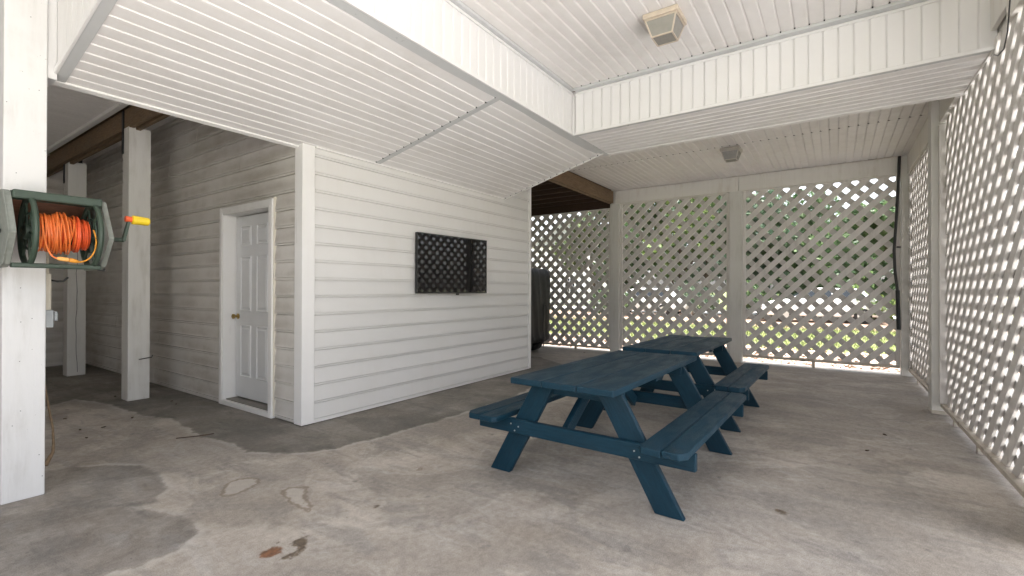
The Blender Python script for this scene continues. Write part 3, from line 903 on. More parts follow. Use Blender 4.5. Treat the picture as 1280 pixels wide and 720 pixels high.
bm_ = tag(empty('timber_beam', (1.98, 7.5, 3.05)), 'raw brown timber beam resting on the two passage posts', 'beam', 'raw timber beams')
rod(bm_, 'plank', 'timber', 1.90, 1.945, 4.2, 10.44, 3.075, 3.30, 0.004)
for o in bm_.children: pass
def long_board(parent, name, m, p0, p1, w_, t_, up_=(0, 0, 1), bev=0.003, ends=None):
    """box from p0 to p1 with its own frame, local X along the grain"""
    p0, p1 = Vector(p0), Vector(p1)
    X = (p1 - p0).normalized()
    Z = Vector(up_)
    Z = (Z - X * Z.dot(X)).normalized()
    Y = Z.cross(X)
    ln = (p1 - p0).length
    b = MB().box(0, ln, -t_ / 2, t_ / 2, -w_ / 2, w_ / 2)
    if ends:
        b = MB()
        vs = []
        for zz in (-w_ / 2, w_ / 2):
            for yy in (-t_ / 2, t_ / 2):
                for i, xx in enumerate((0, ln)):
                    vs.append((xx + ends[i] * zz, yy, zz))
        b.add(vs, [(0, 2, 3, 1), (4, 5, 7, 6), (0, 1, 5, 4), (2, 6, 7, 3), (0, 4, 6, 2), (1, 3, 7, 5)])
    me = bpy.data.meshes.new(name)
    me.from_pydata(b.v, [], b.f)
    finish(me, bev)
    me.materials.append(M[m])
    o = bpy.data.objects.new(name, me)
    C.objects.link(o)
    mw = Matrix.Translation(p0) @ Matrix((X, Y, Z)).transposed().to_4x4()
    if parent:
        o.parent = parent
        mw = parent.matrix_world.inverted() @ mw
    o.matrix_basis = mw
    return o
for o in list(bm_.children):
    bpy.data.objects.remove(o)
long_board(bm_, 'plank', 'timber', (1.925, 4.2, 3.175), (1.925, 10.44, 3.175), 0.225, 0.045)
long_board(bm_, 'plank', 'timber', (1.985, 4.2, 3.165), (1.985, 10.44, 3.165), 0.235, 0.045)
long_board(bm_, 'plank', 'dark_timber', (2.035, 4.2, 3.20), (2.035, 10.44, 3.20), 0.22, 0.04)
b2 = tag(empty('timber_beam', (7.2, 3.74, 3.0)), 'raw brown timber beam running from the dropped soffit to the back wall', 'beam', 'raw timber beams')
long_board(b2, 'plank', 'timber', (5.3, 3.725, 3.13), (8.99, 3.725, 3.13), 0.24, 0.042)
long_board(b2, 'plank', 'timber', (5.3, 3.769, 3.12), (8.985, 3.769, 3.12), 0.24, 0.042)
js = tag(empty('deck_joists', (8, 6, 3.05)), kind='structure')
for k, x in enumerate((6.58, 6.97, 7.36, 7.74, 8.12, 8.52, 8.9)):
    long_board(js, 'joist', 'dark_timber', (x, 3.80, 3.19), (x, 9.9, 3.19), 0.235, 0.042)
long_board(js, 'rim_board', 'dark_timber', (9.10, 3.79, 3.18), (9.10, 10.9, 3.18), 0.49, 0.04)
long_board(js, 'rim_board', 'dark_timber', (6.45, 9.92, 3.18), (9.07, 9.92, 3.18), 0.30, 0.04)
for k in range(44):
    yy = 3.86 + k * 0.14
    long_board(js, 'deck_plank', 'dark_timber', (6.38, yy, 3.33), (9.12, yy, 3.33), 0.134, 0.03, up_=(0, 1, 0), bev=0)

# ------------------------------------------------------------------ back wall of lattice
XB = 9.08
pb1 = post('grey white lattice post at the brown beam\'s end, left of the back wall\'s middle post', 8.985, 9.165, 3.585, 3.77, 3.0, 'post_grey')
pb2 = post('grey white post in the middle of the back lattice wall', 8.985, 9.165, 1.345, 1.545, 2.985, 'post_grey')
pb3 = post('white post in the far corner behind the black downpipe', 8.985, 9.165, -0.985, -0.795, 3.25, 'post_grey')
pr1 = post('white post in the middle of the right-hand lattice wall', 6.40, 6.59, -1.0, -0.805, 3.25, 'post_grey')
MB().box(6.385, 6.605, -1.01, -0.80, 0.0, 0.035).build('base_block', 'rail', pr1, 0.004)
pr2 = post('white post at the near end of the right-hand lattice wall, outside the picture', 3.30, 3.49, -1.0, -0.805, 3.38, 'post_grey')
bb = tag(empty('header_beam', (9.07, 1.4, 3.0)), 'white painted header beam over the back lattice wall', 'beam', 'white header beams')
long_board(bb, 'plank', 'beam', (9.05, 1.40, 3.118), (9.05, 3.67, 3.118), 0.255, 0.05)
long_board(bb, 'plank', 'beam', (9.048, -0.86, 3.116), (9.048, 1.393, 3.116), 0.255, 0.05)
long_board(bb, 'plank', 'beam', (9.11, -0.86, 3.15), (9.11, 3.785, 3.15), 0.31, 0.05)
hb = tag(empty('header_beam', (6.2, -0.9, 2.96)), 'white header beam along the top of the right-hand lattice wall', 'beam', 'white header beams')
long_board(hb, 'plank', 'beam', (4.6, -0.892, 3.105), (9.0, -0.892, 3.105), 0.285, 0.045)
long_board(hb, 'plank', 'beam', (-1.0, -0.955, 3.11), (9.0, -0.955, 3.11), 0.29, 0.045)
hc = tag(empty('header_beam', (2, -0.85, 2.93)), 'white beam end beside the dropped fascia, above the near lattice', 'beam', 'white header beams')
long_board(hc, 'plank', 'beam', (-1.0, -0.905, 3.12), (4.17, -0.905, 3.12), 0.37, 0.05)
long_board(hc, 'plank', 'beam', (4.20, -0.90, 3.2), (4.56, -0.90, 3.2), 0.3, 0.03)

SW, PITCH = 0.085, 0.1642
def clip(poly, a, b_, c_):
    """keep a*u+b*v<=c"""
    out = []
    n = len(poly)
    for i in range(n):
        p, q = poly[i], poly[(i + 1) % n]
        dp, dq = a * p[0] + b_ * p[1] - c_, a * q[0] + b_ * q[1] - c_
        if dp <= 0: out.append(p)
        if dp * dq < 0:
            t = dp / (dp - dq)
            out.append((p[0] + t * (q[0] - p[0]), p[1] + t * (q[1] - p[1])))
    return out

def lattice(label, axis, a0, a1, z0, z1, plane, out, m='lattice', fl=1, frame=True, phase=0.0, rails=True, blocks=()):
    """slats nailed in two crossing layers. axis 1: panel in the YZ plane at x=plane; axis 0: XZ plane at y=plane.
    out = +1/-1 direction (towards outside) along the plane normal. fl = slope sign of the inner layer in (axis, z)"""
    mid = (a0 + a1) / 2
    e = tag(empty('lattice_panel', (plane, mid, z0) if axis == 1 else (mid, plane, z0)), label, 'lattice panel', 'lattice panels of the porch walls')
    def pt(u, v, d):
        return (plane + out * d, u, v) if axis == 1 else (u, plane + out * d, v)
    T = 0.021
    for layer, sgn in ((0, fl), (1, -fl)):
        d0 = 0.002 + layer * (T + 0.0025)
        # slat centre lines: v = sgn*u + k
        per = PITCH * math.sqrt(2)
        ks = np.arange(math.floor((z0 - (a1 if sgn > 0 else -a0)) / per) - 2, math.ceil((z1 + (a1 if sgn < 0 else -a0) + 20) / per) + 60)
        for k_ in ks:
            c0 = k_ * per + phase + layer * 0.04
            h = SW / math.sqrt(2) * 1.0
            h = SW / 2 * math.sqrt(2)
            j = random.uniform(-0.004, 0.004)
            tl = random.uniform(-0.0015, 0.0015)
            poly = [(a0, z0), (a1, z0), (a1, z1), (a0, z1)]
            s2 = sgn * (1 + tl)
            poly = clip(poly, -s2, 1, c0 + h + j - (s2 - sgn) * mid)
            if len(poly) > 2: poly = clip(poly, s2, -1, -(c0 - h + j - (s2 - sgn) * mid))
            if len(poly) < 3: continue
            ar = 0.5 * abs(sum(poly[i][0] * poly[(i + 1) % len(poly)][1] - poly[(i + 1) % len(poly)][0] * poly[i][1] for i in range(len(poly))))
            if ar < 0.002: continue
            mb = MB().prism([pt(u, v, d0) for u, v in poly], [pt(u, v, d0 + T) for u, v in poly])
            # local frame along the slat so the grain follows it
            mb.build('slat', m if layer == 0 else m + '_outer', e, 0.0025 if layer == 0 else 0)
    if frame:
        f = 0.045
        for u0, u1 in ((a0 - 0.004, a0 + f), (a1 - f, a1 + 0.004)):
            p0, p1 = pt(u0, z0, -0.020), pt(u1, z1, 0.0)
            MB().box(min(p0[0], p1[0]), max(p0[0], p1[0]), min(p0[1], p1[1]), max(p0[1], p1[1]), z0, z1).build('stile', m, e, 0.003)
        p0, p1 = pt(a0 + f + 0.001, z1 - f, -0.018), pt(a1 - f - 0.001, z1, 0.0)
        MB().box(min(p0[0], p1[0]), max(p0[0], p1[0]), min(p0[1], p1[1]), max(p0[1], p1[1]), z1 - 0.022, z1).build('top_rail', m, e, 0.003)
    return e
def rail(e, axis, a0, a1, plane, out, z, blocks, depth=0.09, m='rail', zt=0.04):
    def bx(u0, u1, d0, d1, za, zb, nm):
        if axis == 1:
            x = sorted((plane + out * d0, plane + out * d1)); y = (u0, u1)
        else:
            y = sorted((plane + out * d0, plane + out * d1)); x = (u0, u1)
        MB().box(x[0], x[1], y[0], y[1], za, zb).build(nm, m, e, 0.004)
    bx(a0, a1, -0.03, depth - 0.03, z - zt, z, 'bottom_rail')
    for b_ in blocks:
        bx(b_ - 0.022, b_ + 0.022, -0.012, 0.05, 0.0, z - zt - 0.0005, 'block')
# back wall: in the image the inner slats rise to the right, i.e. towards -Y
e = lattice('back lattice panel right of the middle post, trees and bright lawn behind', 1, -0.785, 1.335, 0.141, 2.985, 9.06, 1, fl=-1, phase=0.02)
rail(e, 1, -0.785, 1.335, 9.06, 1, 0.140, (0.30,), 0.06)
e = lattice('back lattice panel between the beam end post and the middle post', 1, 1.555, 3.575, 0.121, 2.985, 9.06, 1, fl=-1, phase=0.11)
rail(e, 1, 1.555, 3.575, 9.06, 1, 0.12, (2.5,), 0.06)
e = lattice('darker back lattice panel beside the covered cart, under the open joists', 1, 3.78, 6.9, 0.091, 2.93, 9.06, 1, fl=-1, phase=0.06)
rail(e, 1, 3.78, 6.9, 9.06, 1, 0.09, (4.58, 5.6), 0.06)
# right wall
YP = -0.905
e = lattice('narrow-looking right lattice panel between the far corner and the wall post', 0, 6.60, 8.975, 0.121, 2.96, YP, -1, fl=-1, phase=0.05)
rail(e, 0, 6.60, 8.975, YP, -1, 0.12, (7.3, 8.25), 0.10)
e = lattice('large right lattice panel nearest the viewer, bright outdoors showing through', 0, 3.49, 6.345, 0.116, 3.0, YP, -1, fl=-1, phase=0.09, frame=False)
rail(e, 0, 3.49, 6.395, YP, -1, 0.115, (3.9, 5.02, 5.9), 0.10)
MB().box(6.347, 6.398, YP - 0.05, YP + 0.045, 0.117, 2.93).build('stile', 'lattice', e, 0.004)

# black downpipe in the far corner and a thin cable by the beam end
dp = tag(empty('downpipe', (8.96, -0.76, 0.6)), 'bent black pipe fixed to the far corner post', 'pipe')
MB().tube([(8.955, -0.775, 3.24), (8.955, -0.765, 2.9), (8.955, -0.738, 2.3), (8.955, -0.712, 1.85), (8.955, -0.722, 1.55), (8.955, -0.752, 1.25)], 0.019, 12).build('flexible_pipe', 'black_plastic', dp, smooth=True)
MB().tube([(8.955, -0.752, 1.26), (8.955, -0.764, 0.68)], 0.026, 12).build('sleeve', 'black_metal', dp, smooth=True)
MB().tube([(8.955, -0.745, 1.9), (8.98, -0.79, 1.9)], 0.012, 6).build('clip', 'black_metal', dp)
cb = MB().tube([(3.62, -0.80, 3.3), (3.75, -0.81, 2.95), (3.85, -0.818, 2.75), (3.98, -0.83, 2.70), (4.3, -0.87, 2.78), (4.55, -0.9, 2.88)], 0.004, 6).build('cable', 'black_plastic', smooth=True)
tag(cb, 'thin black cable drooping beside the beam end by the near lattice', 'cable')

# ------------------------------------------------------------------ ceiling lanterns
def lantern(label, x, y, z, fm, s=1.0):
    e = tag(empty('ceiling_light', (x, y, z)), label, 'light', 'square lanterns screwed to the ceilings')
    b = 0.135 * s
    h = 0.17 * s
    MB().box(x - b, x + b, y - b, y + b, z - 0.042 * s, z - 0.001).build('canopy', fm, e, 0.006, 2)
    t, q = 0.118 * s, 0.078 * s
    z1, z0 = z - 0.043 * s, z - h
    c1 = [(x - t, y - t), (x + t, y - t), (x + t, y + t), (x - t, y + t)]
    c0 = [(x - q, y - q), (x + q, y - q), (x + q, y + q), (x - q, y + q)]
    r = 0.007 * s
    fr = MB()
    for k in range(4):
        k2 = (k + 1) % 4
        fr.tube([(*c1[k], z1), (*c0[k], z0)], r, 4)
        fr.tube([(*c0[k], z0), (*c0[k2], z0)], r, 4)
        fr.tube([(*c1[k], z1 - r), (*c1[k2], z1 - r)], r, 4)
    fr.build('frame', fm, e)
    for k in range(4):
        k2 = (k + 1) % 4
        a, b_, c_, d = (*c1[k], z1 - r), (*c1[k2], z1 - r), (*c0[k2], z0), (*c0[k], z0)
        ctr = Vector((x, y, (z0 + z1) / 2))
        inn = [Vector(p) + (ctr - Vector(p)).normalized() * 0.004 for p in (a, b_, c_, d)]
        MB().prism([a, b_, c_, d], inn).build('pane', 'lamp_glass', e)
    MB().prism([(*p, z0) for p in c0], [(*p, z0 + 0.003) for p in c0]).build('pane', 'lamp_glass', e)
    MB().lathe([(0, 0.012), (0.02, 0.014), (0.05, 0.026), (0.075, 0.026), (0.092, 0.010)], 12, (x, y, z1), (0, 0, -1)).build('bulb', 'bulb', e, smooth=True)
    return e
lantern('yellowed square glass lantern on the upper ceiling', 3.735, 1.11, ZC, 'lamp_frame')
lantern('small grey square lantern under the back ceiling', 7.22, 1.215, ZK, 'lamp_frame_grey', 0.95)

# ------------------------------------------------------------------ wall screen
def tv():
    e = tag(empty('television', (4.44, 3.925, 1.21)), 'black flat television on the sided wall, its glossy screen reflecting the lattice', 'television')
    p0, p1 = Vector((3.838, 3.968, 0)), Vector((5.04, 3.882, 0))
    d = (p1 - p0).normalized()
    n = Vector((d.y, -d.x, 0))            # towards the viewer
    def quad(u0, u1, z0, z1, f0, f1):
        b = []
        for f in (f0, f1):
            b.append([p0 + d * u0 + n * f + Vector((0, 0, z0)), p0 + d * u1 + n * f + Vector((0, 0, z0)), p0 + d * u1 + n * f + Vector((0, 0, z1)), p0 + d * u0 + n * f + Vector((0, 0, z1))])
        return MB().prism(b[0], b[1])
    wd = (p1 - p0).length
    z0, z1 = 1.208, 1.918
    quad(0, wd, z0, z1, -0.03, 0.0).build('case', 'black_plastic', e, 0.004, 2)
    t = 0.011
    quad(t, wd - t, z0 + 0.016, z1 - t, 0.0005, 0.0025).build('screen', 'screen', e)
    quad(0, wd, z0, z0 + 0.015, 0.0003, 0.004).build('bezel', 'black_plastic', e, 0.001)
    quad(0, t - 0.0005, z0 + 0.0155, z1, 0.0003, 0.004).build('bezel', 'black_plastic', e, 0.001)
    quad(wd - t + 0.0005, wd, z0 + 0.0155, z1, 0.0003, 0.004).build('bezel', 'black_plastic', e, 0.001)
    quad(t, wd - t, z1 - t + 0.0005, z1, 0.0003, 0.004).build('bezel', 'black_plastic', e, 0.001)
    quad(wd * 0.53, wd * 0.57, z0 - 0.022, z0 - 0.0005, -0.012, 0.0).build('sensor_foot', 'black_plastic', e, 0.004, 2)
    MB().box(4.2, 4.68, 3.955, 4.022, 1.40, 1.75).build('wall_mount', 'black_metal', e)
tv()

# ------------------------------------------------------------------ picnic tables
def picnic(label, cx0, cy, zt, ln, rz):
    """near end of the top at x=0; length along +X in its own frame, then turned by rz"""
    e = tag(empty('picnic_table', (cx0, cy, 0), rz), label, 'picnic table', 'blue picnic tables set end to end')
    mw = e.matrix_world.copy()
    def P(x, y, z): return mw @ Vector((x, y, z))
    zu = mw.to_3x3() @ Vector((0, 0, 1))
    def bd(nm, a, b_, w_, t_, up_, bev=0.005, ends=None):
        u = mw.to_3x3() @ Vector(up_)
        return long_board(e, nm, 'blue', P(*a), P(*b_), w_, t_, u, bev, ends)
    T = 0.038
    # top: boards flat (w across Y) -> 'up' vector is the width direction
    wt_ = 0.70
    nb_ = 3
    wb = wt_ / nb_
    for k in range(nb_):
        y = -wt_ / 2 + wb * (k + 0.5)
        j = random.uniform(-0.006, 0.006)
        bd('top_plank', (j, y, zt - T / 2), (ln + random.uniform(-0.006, 0.006), y, zt - T / 2 + random.uniform(-0.003, 0.003)), wb - 0.005, T, (0, 1, 0))
    zs = zt - 0.275
    for s in (-1, 1):
        for q in range(2):
            y = s * (0.475 + 0.128 * q + 0.064)
            # end corners of the outer planks clipped
            b = MB()
            w2 = 0.0615
            x0 = 0.01 + random.uniform(-0.004, 0.004)
            x1 = ln + 0.03
            c = 0.035 if q == 1 else (0.012 if q == 0 else 0)
            sgn = 1 if s > 0 else -1
            pl = [(x0, -w2), (x1, -w2), (x1, w2), (x0, w2)]
            if q == 1:
                pl = [(x0, -w2), (x1, -w2), (x1, w2 - 0.035), (x1 - 0.05, w2), (x0 + 0.05, w2), (x0, w2 - 0.035)]
            else:
                pl = [(x0 + 0.03, -w2), (x1 - 0.03, -w2), (x1, -w2 + 0.02), (x1, w2), (x0, w2), (x0, -w2 + 0.02)]
            pl = [(x, yy * sgn) for x, yy in pl]
            b.prism([(x, yy, -T / 2) for x, yy in pl], [(x, yy, T / 2) for x, yy in pl])
            me = bpy.data.meshes.new('seat_plank')
            me.from_pydata(b.v, [], b.f)
            finish(me, 0.005)
            me.materials.append(M['blue'])
            o = bpy.data.objects.new('seat_plank', me)
            C.objects.link(o)
            o.parent = e
            o.location = (0, y, zs - T / 2)
            o.rotation_euler = (random.uniform(-0.008, 0.008), 0, 0)
    for end, xl in ((0, 0.23), (1, ln - 0.23)):
        o_ = -1 if end == 0 else 1
        for s in (-1, 1):
            # legs, ends cut level: local Z is the in-plane width
            a = (xl, s * 0.585, 0.0)
            b_ = (xl, s * 0.215, zt - T - 0.001)
            dy, dz = b_[1] - a[1], b_[2]
            A, B = Vector(P(*a)), Vector(P(*b_))
            slope = dy / dz
            X = (B - A).normalized()
            upv = mw.to_3x3() @ Vector((0, 1, 0))
            Zd = (upv - X * upv.dot(X)).normalized()
            # horizontal cut: z const -> xx offset per zz
            kz = -Zd.z / X.z
            bd('leg', a, b_, 0.142, T, (0, 1, 0), 0.004, (kz, kz))
        bd('seat_bearer', (xl + o_ * (T + 0.001), -0.735, zs - T - 0.048), (xl + o_ * (T + 0.001), 0.735, zs - T - 0.048), 0.094, T, (0, 0, 1), 0.004)
        bd('top_cleat', (xl - o_ * (T + 0.001), -0.30, zt - T - 0.046), (xl - o_ * (T + 0.001), 0.30, zt - T - 0.046), 0.088, T, (0, 0, 1), 0.004)
        xm = xl - o_ * 0.46
        bd('diagonal_brace', (xl + o_ * 0.0 - o_ * 0.024, 0.10, zs - 0.115), (xm, 0.10, zt - T - 0.05), 0.088, T, (0, 0, 1), 0.004)
        sc = MB()
        for s in (-1, 1):
            for q, dz_ in ((0.40, 0.0), (0.46, 0.012), (0.43, -0.03)):
                c0 = P(xl + o_ * (1.5 * T + 0.0005), s * q, zs - T - 0.046 + dz_)
                sc.lathe([(0, 0.0055), (0.003, 0.005)], 8, c0, mw.to_3x3() @ Vector((o_, 0, 0)))
        so = sc.build('screw_head', 'screw', None)
        so.parent = e
        so.matrix_basis = e.matrix_world.inverted()
        tag(so, kind='stuff')
    bd('top_cleat', (ln / 2, -0.31, zt - T - 0.02), (ln / 2, 0.31, zt - T - 0.02), 0.038, 0.088, (0, 0, 1), 0.003)
    return e
picnic('dark blue wooden picnic table nearest the viewer, with attached benches', 2.43, 1.345, 0.70, 1.72, math.radians(-1.2))
picnic('shorter dark blue picnic table set end to end behind the first', 4.36, 1.36, 0.703, 1.55, math.radians(-1.0))

# ------------------------------------------------------------------ cord reel on the left post
def reel():
    e = tag(empty('cord_reel', (0.74, 3.75, 1.37)), 'green plastic cord reel box mounted on the left post', 'cord reel')
    hexp = [(3.95, 1.785), (3.67, 1.785), (3.62, 1.77), (3.475, 1.545), (3.62, 1.385), (3.68, 1.368), (3.95, 1.368)]
    for x0, x1 in ((0.522, 0.552), (0.925, 0.950)):
        # flanged end plate: thin web plus a rim
        pl = MB().prism([(x0 + 0.004, y, z) for y, z in hexp], [(x0 + 0.008, y, z) for y, z in hexp]).build('end_plate', 'reel_grey', e)
        rim = MB()
        n = len(hexp)
        cy, cz = 3.72, 1.57
        for k in range(n):
            a, b_ = hexp[k], hexp[(k + 1) % n]
            ai = (a[0] + (cy - a[0]) * 0.085, a[1] + (cz - a[1]) * 0.085)
            bi = (b_[0] + (cy - b_[0]) * 0.085, b_[1] + (cz - b_[1]) * 0.085)
            rim.prism([(x0, *a), (x0, *b_), (x0, *bi), (x0, *ai)], [(x1, *a), (x1, *b_), (x1, *bi), (x1, *ai)])
        rim.build('rim', 'reel_grey', pl, 0.002)
    MB().box(0.553, 0.924, 3.585, 3.66, 1.735, 1.782).build('top_bar', 'reel_green', e, 0.008, 2)
    MB().box(0.553, 0.924, 3.66, 3.92, 1.768, 1.783).build('top_panel', 'reel_green', e, 0.003)
    MB().box(0.553, 0.924, 3.60, 3.66, 1.366, 1.392).build('bottom_bar', 'reel_green', e, 0.006, 2)
    long_board(e, 'back_board', 'reel_wood', (0.553, 3.945, 1.685), (0.958, 3.945, 1.685), 0.20, 0.022)
    MB().tube([(0.43, 3.66, 1.56), (0.52, 3.66, 1.56)], 0.012, 8).build('axle', 'black_plastic', e)
    for x in (0.625, 0.892):
        d = MB()
        c = Vector((x, 3.665, 1.568))
        R = 0.182
        ring = [c + Vector((0, math.cos(t) * R, math.sin(t) * R)) for t in np.linspace(0, 2 * math.pi, 36, endpoint=False)]
        d.tube(ring, 0.0135, 8, closed=True)
        ring = [c + Vector((0, math.cos(t) * 0.10, math.sin(t) * 0.10)) for t in np.linspace(0, 2 * math.pi, 24, endpoint=False)]
        d.tube(ring, 0.005, 6, closed=True)
        for q in range(6):
            t = q * math.pi / 3 + 0.2
            d.tube([c + Vector((0, math.cos(t) * 0.03, math.sin(t) * 0.03)), c + Vector((0, math.cos(t) * R, math.sin(t) * R))], 0.0065, 6)
        d.lathe([(-0.016, 0.045), (0.016, 0.045)], 14, c, (1, 0, 0))
        d.build('spoked_disc', 'reel_green', e, smooth=True)
    MB().lathe([(0, 0.062), (0.25, 0.062)], 16, (0.633, 3.665, 1.568), (1, 0, 0)).build('drum', 'black_plastic', e, smooth=True)
    cr = MB()
    cr.tube([(0.94, 3.64, 1.553), (1.035, 3.62, 1.553)], 0.013, 8)
    cr.prism([(1.022, 3.602, 1.545), (1.04, 3.602, 1.545), (1.04, 3.632, 1.545), (1.022, 3.632, 1.545)], [(1.052, 3.59, 1.695), (1.066, 3.59, 1.695), (1.066, 3.615, 1.695), (1.052, 3.615, 1.695)])
    h = cr.build('crank', 'reel_green', e, 0.002)
    MB().lathe([(0, 0.018), (0.04, 0.018)], 14, (1.036, 3.60, 1.683), (1, 0.02, -0.04)).build('collar', 'red_orange', h, smooth=True)
    MB().lathe([(0, 0.021), (0.004, 0.028), (0.085, 0.025), (0.092, 0.018)], 16, (1.068, 3.60, 1.6815), (1, 0.02, -0.04)).build('grip', 'yellow', h, smooth=True)
    MB().tube([(0.93, 3.70, 1.372), (0.965, 3.69, 1.368)], 0.009, 8).build('screw_boss', 'black_plastic', e)
    # the cord wound on it
    c = tag(empty('extension_cord', (0.76, 3.66, 1.5)), 'orange extension cord wound on the green reel, plug loop hanging in front', 'extension cord')
    def wind(x0, x1, turns, r0, mt, seed, wob, name):
        rg = np.random.default_rng(seed)
        pts = []
        nn = 22
        rt = rg.normal(0, 0.0045, turns + 2)
        xt = rg.normal(0, 0.004, turns + 2)
        for i in range(turns * nn):
            t = 2 * math.pi * i / nn
            f = i / (turns * nn)
            x = x0 + (x1 - x0) * f + wob * math.sin(t + 2.3 * math.sin(i * 0.013)) * (0.5 + 0.5 * math.sin(i * 0.021))
            ti, tf = i // nn, (i % nn) / nn
            x += xt[ti] * (1 - tf) + xt[ti + 1] * tf
            dome = 1 - 0.16 * (2 * (x - 0.745) / 0.22) ** 2 if abs(x - 0.745) < 0.13 else 0.85
            r = r0 * dome + rt[ti] * (1 - tf) + rt[ti + 1] * tf + 0.004 * math.sin(i * 0.07 + seed)
            pts.append((x, 3.665 + r * math.cos(t), 1.568 + r * math.sin(t)))
        MB().tube(pts, 0.0043, 6).build(name, mt, c, smooth=True)
    wind(0.640, 0.868, 22, 0.088, 'red_orange', 1, 0.008, 'coil')
    wind(0.645, 0.800, 14, 0.101, 'orange', 2, 0.016, 'coil')
    wind(0.800, 0.660, 9, 0.109, 'orange', 3, 0.022, 'coil')
    wind(0.800, 0.872, 8, 0.102, 'red_orange', 4, 0.006, 'coil')
    wind(0.710, 0.780, 6, 0.117, 'orange', 5, 0.018, 'coil')
    # bezier-like loop in front
    def bez(p, n=24):
        P_ = [Vector(q) for q in p]
        out = []
        for i in range(n + 1):
            t = i / n
            out.append(P_[0] * (1 - t) ** 3 + P_[1] * 3 * t * (1 - t) ** 2 + P_[2] * 3 * t * t * (1 - t) + P_[3] * t ** 3)
        return out
    MB().tube(bez([(0.668, 3.575, 1.60), (0.662, 3.53, 1.53), (0.672, 3.51, 1.42), (0.712, 3.505, 1.418)]), 0.0042, 8).build('loop', 'orange', c, smooth=True)
    MB().tube(bez([(0.795, 3.505, 1.402), (0.86, 3.51, 1.40), (0.905, 3.54, 1.50), (0.880, 3.575, 1.595)]), 0.0040, 8).build('loop', 'amber', c, smooth=True)
    MB().lathe([(0, 0.006), (0.008, 0.011), (0.045, 0.0125), (0.048, 0.010)], 10, (0.71, 3.505, 1.4185), (1, 0, -0.13)).build('plug', 'plug', c, smooth=True)
    MB().lathe([(0, 0.0115), (0.006, 0.0125), (0.030, 0.011), (0.040, 0.006)], 10, (0.7595, 3.505, 1.412), (1, 0, -0.22)).build('plug', 'amber', c, smooth=True)
reel()

# conduit, outlet and rope on the left post
ob = tag(empty('outlet_box', (0.79, 4.06, 1.02)), 'cream conduit with grey outlet box on the side of the left post', 'outlet box')
rod(ob, 'conduit', 'conduit', 0.759, 0.792, 4.03, 4.08, 1.075, 1.345, 0.004)
MB().tube([(0.775, 4.055, 1.345), (0.775, 4.055, 1.75)], 0.009, 8).build('conduit', 'conduit', ob)
rod(ob, 'box', 'outlet', 0.759, 0.802, 4.02, 4.10, 1.01, 1.12, 0.004)
rod(ob, 'cover', 'outlet', 0.803, 0.824, 4.03, 4.09, 1.05, 1.11, 0.006)
MB().tube([(0.79, 4.05, 1.305), (0.82, 4.03, 1.298), (0.845, 4.02, 1.30), (0.865, 4.01, 1.325)], 0.006, 8).build('hook', 'black_plastic', ob, smooth=True)
rp = MB()
rp.tube([(0.775, 4.12, 0.82), (0.778, 4.11, 0.66), (0.797, 4.10, 0.50), (0.817, 4.10, 0.36), (0.820, 4.10, 0.26), (0.815, 4.09, 0.215), (0.795, 4.075, 0.185), (0.775, 4.06, 0.15)], [0.005, 0.005, 0.006, 0.006, 0.007, 0.009, 0.012, 0.013], 8)
tag(rp.build('rope', 'rope', smooth=True), 'frayed brown rope hanging behind the foot of the left post', 'rope')

